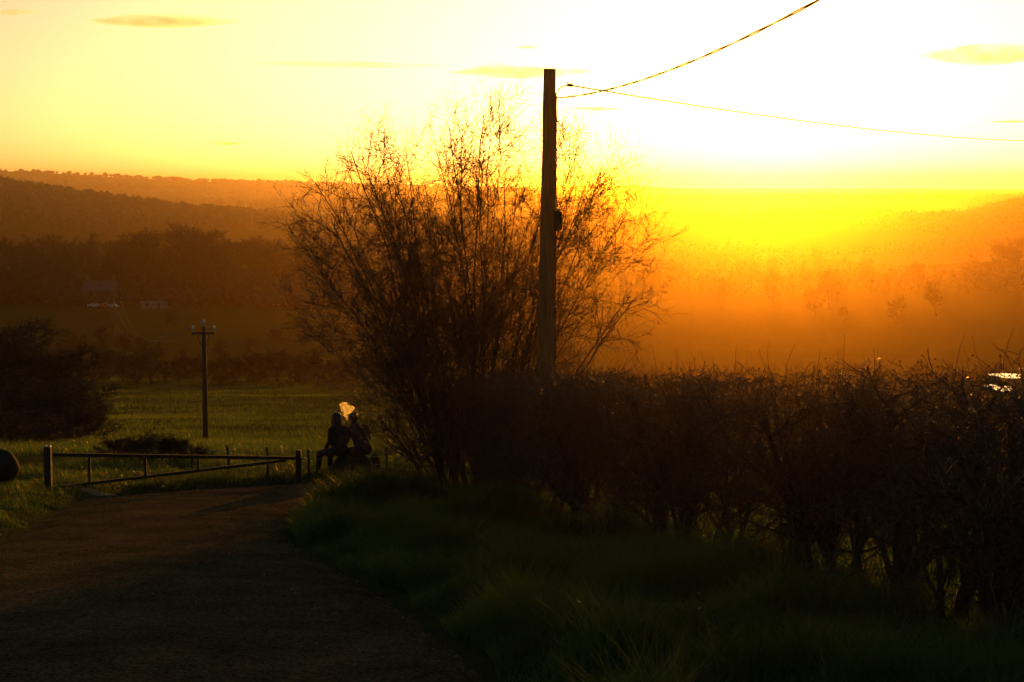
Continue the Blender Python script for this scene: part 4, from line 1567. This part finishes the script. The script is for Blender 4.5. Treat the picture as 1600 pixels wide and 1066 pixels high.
# ------------------------------------------------------------------ the house, shed and vehicles by the valley wood
M['render'] = mat_noise('pale_render', (.16, .15, .12), (.26, .24, .2), .6, .9)
M['brick'] = mat_noise('brick_wall', (.10, .055, .035), (.18, .10, .06), 1.2, .9)
M['slate'] = mat_noise('slate_roof', (.04, .04, .045), (.10, .10, .105), 1.5, .55)
M['glass'] = mat_noise('window_glass', (.02, .02, .022), (.03, .03, .034), 1, .08)
M['car_white'] = mat_noise('white_car_paint', (.4, .4, .39), (.5, .5, .48), 1, .3)
M['car_red'] = mat_noise('red_car_paint', (.25, .02, .015), (.35, .03, .02), 1, .3)
M['tyre'] = mat_noise('tyre_rubber', (.012, .012, .012), (.03, .03, .03), 6, .9)


def house(px, yy, w, d, h, rh, label, wall, rz, storeys=2, chim=True, name='house'):
    x = row_to_x(px, yy)
    root = empty(name, (x, yy, gz(x, yy)), rz)
    tag(root, label, 'house' if name == 'house' else 'building')
    bm = bmesh.new()
    vs_ = [bm.verts.new(p) for p in ((-w / 2, -d / 2, -1), (w / 2, -d / 2, -1), (w / 2, d / 2, -1), (-w / 2, d / 2, -1), (-w / 2, -d / 2, h), (w / 2, -d / 2, h), (w / 2, d / 2, h), (-w / 2, d / 2, h), (-w / 2, 0, h + rh), (w / 2, 0, h + rh))]
    for f_ in ((0, 1, 5, 4), (2, 3, 7, 6), (1, 2, 6, 9, 5), (3, 0, 4, 8, 7)):
        bm.faces.new([vs_[i] for i in f_])
    me = bpy.data.meshes.new('house_wall')
    bm.to_mesh(me)
    bm.free()
    me.materials.append(wall)
    obj('wall', me, root)
    e = .35
    bm = bmesh.new()
    sl = rh / (d / 2)
    for s in (-1, 1):
        q = [(-w / 2 - e, 0, h + rh + .16), (w / 2 + e, 0, h + rh + .16), (w / 2 + e, s * (d / 2 + e), h - sl * e + .16), (-w / 2 - e, s * (d / 2 + e), h - sl * e + .16)]
        top = [bm.verts.new(p) for p in q]
        bot = [bm.verts.new((p[0], p[1], p[2] - .14)) for p in q]
        bm.faces.new(top if s < 0 else top[::-1])
        bm.faces.new(bot[::-1] if s < 0 else bot)
        for i in range(4):
            bm.faces.new([top[i], bot[i], bot[(i + 1) % 4], top[(i + 1) % 4]])
    bmesh.ops.recalc_face_normals(bm, faces=bm.faces[:])
    me = bpy.data.meshes.new('house_roof')
    bm.to_mesh(me)
    bm.free()
    me.materials.append(M['slate'])
    rf = obj('roof', me, root)
    if chim:
        for s in (-1, 1):
            obj('chimney', boxes_mesh('chimney', [(0, 0, 0, .9, .9, 2.2), (0, 0, 1.15, 1.05, 1.05, .16)], M['brick'], .02), rf, (s * (w / 2 - .7), 0, h + rh + .6))
    nwin = max(2, int(w / 3.2))
    for st in range(storeys):
        for i in range(nwin):
            xx = -w / 2 + w * (i + .5) / nwin
            if st == 0 and i == nwin // 2:
                obj('door', boxes_mesh('door', [(0, 0, 0, 1.0, .10, 2.0)], M['rail_wood'], .01), root, (xx, -d / 2 - .03, 1.0))
                continue
            wd = obj('window', boxes_mesh('window_frame', [(0, 0, 0, 1.25, .12, 1.2)], M['render'], .01), root, (xx, -d / 2 - .02, 1.4 + st * 2.6))
            obj('pane', boxes_mesh('window_pane', [(0, -.065, 0, 1.05, .02, 1.0)], M['glass']), wd)


house(156, 528, 9.5, 7, 5.2, 2.6, 'pale two-storey house with chimneys half hidden in the valley wood', M['brick'], .12)
house(240, 512, 7.0, 3.4, 1.5, .5, 'long low pale shed right of the house in the valley wood', M['render'], -.05, 1, False, 'shed')
house(420, 545, 9, 4, 2.0, .6, 'long pale low building among the trees left of the shrub', M['render'], .05, 1, False, 'low_building')


def car(px, yy, mat, label, rz):
    x = row_to_x(px, yy)
    root = empty('parked_car', (x, yy, gz(x, yy) + .02), rz)
    tag(root, label, 'car', 'cars parked by the valley house')
    prof = [(-2.05, .35), (-2.1, .75), (-1.95, .92), (-1.25, .98), (-.75, 1.42), (.75, 1.45), (1.45, .98), (2.05, .86), (2.1, .4)]
    V = [(p[0], s * (.86 if p[1] < 1.1 else .68), p[1]) for s in (-1, 1) for p in prof]
    n = len(prof)
    Fs = [tuple(range(n)), tuple(range(2 * n - 1, n - 1, -1))] + [(i, i + n, (i + 1) % n + n, (i + 1) % n) for i in range(n)]
    me = bpy.data.meshes.new('car_body')
    me.from_pydata(V, [], Fs)
    me.materials.append(mat)
    obj('body', me, root)
    for s in (-1, 1):
        obj('side_window', boxes_mesh('side_window', [(0, 0, 0, 1.5, .03, .32)], M['glass']), root, (0, s * .78, 1.18))
        for xx in (-1.3, 1.3):
            v, f = tubes([polytube([[xx, s * .74, .33], [xx, s * .90, .33]], .33, 14)])
            obj('wheel', mesh_np('wheel', v, f, M['tyre'], True), root)


car(146, 515, M['car_white'], 'white car parked below the house in the valley', .3)
car(160, 508, M['car_red'], 'red car parked beside the white one below the valley house', 1.2)
car(173, 512, M['car_white'], 'pale car parked at the right below the valley house', -.2)
car(438, 540, M['car_white'], 'pale car parked by the low building left of the shrub', .1)
car(458, 538, M['car_white'], 'pale car nearest the shrub, right of the low building', .05)

# ------------------------------------------------------------------ two pools catching the sky beyond the hedge
M['water'] = mat_noise('pool_water', (.01, .012, .012), (.014, .016, .015), 1, .04)
for k, (px, py, wpx, hpx, yy) in enumerate(((1572, 591, 40, 8, 150), (1562, 612, 32, 8, 120))):
    x = row_to_x(px, yy)
    c = hit(px, py)
    yy = c[1]
    w = wpx / F * yy
    n = 40
    a = np.arange(n) * 2 * math.pi / n
    hy_ = 3.2
    r = 1 + .18 * np.sin(3 * a + k) + .1 * np.sin(5 * a)
    P = np.stack([c[0] + np.cos(a) * w * .55 * r, c[1] + np.sin(a) * hy_ * r, np.zeros(n)], 1)
    zt = ground_z(P[:, 0], P[:, 1]).max() + .05
    P[:, 2] = zt
    low = P.copy()
    low[:, 2] = ground_z(P[:, 0], P[:, 1]) - .4
    low[:, :2] = c[:2] + (P[:, :2] - c[:2]) * 1.25
    V = np.concatenate([P, low])
    me = bpy.data.meshes.new('pool')
    me.from_pydata([tuple(p) for p in P], [], [tuple(range(n))])
    me.materials.append(M['water'])
    tag(obj('water', me), ['upper', 'lower'][k] + ' pool of water shining in the field beyond the hedge', 'water', kind='structure')
    i = np.arange(n)
    rim = obj('ground', mesh_np('pool_bank', V + [0, 0, -.02], np.stack([i, i + n, (i + 1) % n + n, (i + 1) % n], 1), M['ground'], True))
    tag(rim, 'earth bank holding the %s pool' % ['upper', 'lower'][k], 'ground', kind='structure')

# pale gravel patch at the mouth of the track
c0 = hit(165, 774)
n = 30
a = np.arange(n) * 2 * math.pi / n
r = 1 + .15 * np.sin(3 * a + 1) + .1 * RNG.random(n)
P = np.stack([c0[0] + np.cos(a) * .5 * r, c0[1] + np.sin(a) * .16 * r], 1)
rings = [np.concatenate([c0[:2] + (P - c0[:2]) * s, (ground_z(*(c0[:2] + (P - c0[:2]) * s).T) + (.008 if s < 1 else -.01))[:, None]], 1) for s in (.3, .6, .85, 1.0)]
V = np.concatenate([np.array([[c0[0], c0[1], gz(c0[0], c0[1]) + .02]])] + rings)
i = np.arange(n)
Fs = [np.stack([np.zeros(n, int), 1 + i, 1 + (i + 1) % n], 1)] + [np.stack([1 + q * n + i, 1 + (q + 1) * n + i, 1 + (q + 1) * n + (i + 1) % n, 1 + q * n + (i + 1) % n], 1) for q in range(3)]
M['gravel'] = mat_noise('pale_gravel', (.12, .11, .10), (.26, .24, .21), 26, .95, .5, 60)
tag(obj('path', mesh_np('path', V, Fs, M['gravel'], True)), 'pale patch of gravel at the foot of the barrier', 'path', kind='structure')

# ------------------------------------------------------------------ thin flat clouds, far outside the haze
def cloud_mat(tau, hh, hw, seed, lo=.25):
    m = bpy.data.materials.new('cloud_vapour')
    m.use_nodes = True
    nt = m.node_tree
    nt.nodes.clear()
    out = nt.nodes.new('ShaderNodeOutputMaterial')
    pv = nt.nodes.new('ShaderNodeVolumePrincipled')
    pv.inputs['Color'].default_value = (1, .97, .93, 1)
    pv.inputs['Anisotropy'].default_value = .8
    tc = nt.nodes.new('ShaderNodeTexCoord')
    mp = nt.nodes.new('ShaderNodeMapping')
    mp.inputs['Location'].default_value = (seed * 3.1, 0, seed)
    mp.inputs['Scale'].default_value = (1.6 / hw, .8 / hw, .55 / hh)
    n = nt.nodes.new('ShaderNodeTexNoise')
    n.inputs['Scale'].default_value = 2.2
    n.inputs['Detail'].default_value = 3
    nt.links.new(tc.outputs['Object'], mp.inputs['Vector'])
    nt.links.new(mp.outputs['Vector'], n.inputs['Vector'])
    mr = nt.nodes.new('ShaderNodeMapRange')
    mr.inputs['From Min'].default_value = lo
    mr.inputs['From Max'].default_value = .66
    mr.inputs['To Min'].default_value = 0
    mr.inputs['To Max'].default_value = tau / (hw * .5)
    nt.links.new(n.outputs['Fac'], mr.inputs['Value'])
    nt.links.new(mr.outputs['Result'], pv.inputs['Density'])
    nt.links.new(pv.outputs['Volume'], out.inputs['Volume'])
    return m


def cloud(px, py, wpx, hpx, label, tau=1.0, yy=15000, seed=0, tilt=0.0, lo=.25):
    c = at(px, py, yy)
    m_ = yy / F
    bm = bmesh.new()
    bmesh.ops.create_icosphere(bm, subdivisions=5, radius=1.0)
    hw, hh = wpx * m_ / 2, hpx * m_ / 2
    P = np.array([v_.co[:] for v_ in bm.verts])
    t = np.sign(P[:, 0]) * np.abs(P[:, 0]) ** 1.15
    wav = (fbm(P[:, 0] * 2.2 + 9, P[:, 1] * 1.5 + 4, seed) - .5)
    prof = (1 - np.abs(P[:, 0]) ** 1.6) ** .5 * (.75 + .8 * wav)
    Q = np.stack([t * hw, P[:, 1] * hw * .35, P[:, 2] * hh * np.clip(prof, .05, 2) + wav * hh * .5 + tilt * t * hw], 1)
    for v_, q in zip(bm.verts, Q):
        v_.co = Vector(q)
    me = bpy.data.meshes.new('cloud')
    bm.to_mesh(me)
    bm.free()
    for p in me.polygons:
        p.use_smooth = True
    me.materials.append(cloud_mat(tau, hh, hw, seed, lo))
    o = obj('cloud', me, None, tuple(c))
    return tag(o, label, 'cloud', 'thin flat clouds in the evening sky')


cloud(255, 34, 250, 26, 'lens-shaped orange cloud high at the upper left', 1.7, seed=1, lo=.05)
cloud(540, 101, 330, 9, 'long thin streak of cloud left of the pole top', 1.4, seed=2, tilt=-.015)
cloud(815, 112, 240, 32, 'flat cloud just left of the pole top', 1.8, seed=3)
cloud(930, 170, 100, 8, 'small white streak just right of the pole', 2, seed=4)
cloud(1545, 86, 230, 44, 'broken white cloud at the upper right edge', 1.8, seed=5, tilt=.03)
cloud(1580, 190, 80, 6, 'small white streak above the right wire\'s end', 2, seed=6)
cloud(823, 74, 36, 6, 'tiny white cloud above the pole top', 2, seed=7)
cloud(20, 19, 90, 12, 'pale scrap of cloud in the upper left corner', 1.2, seed=8)
cloud(355, 224, 60, 9, 'tiny pale cloud low in the left sky', 1.5, seed=9)
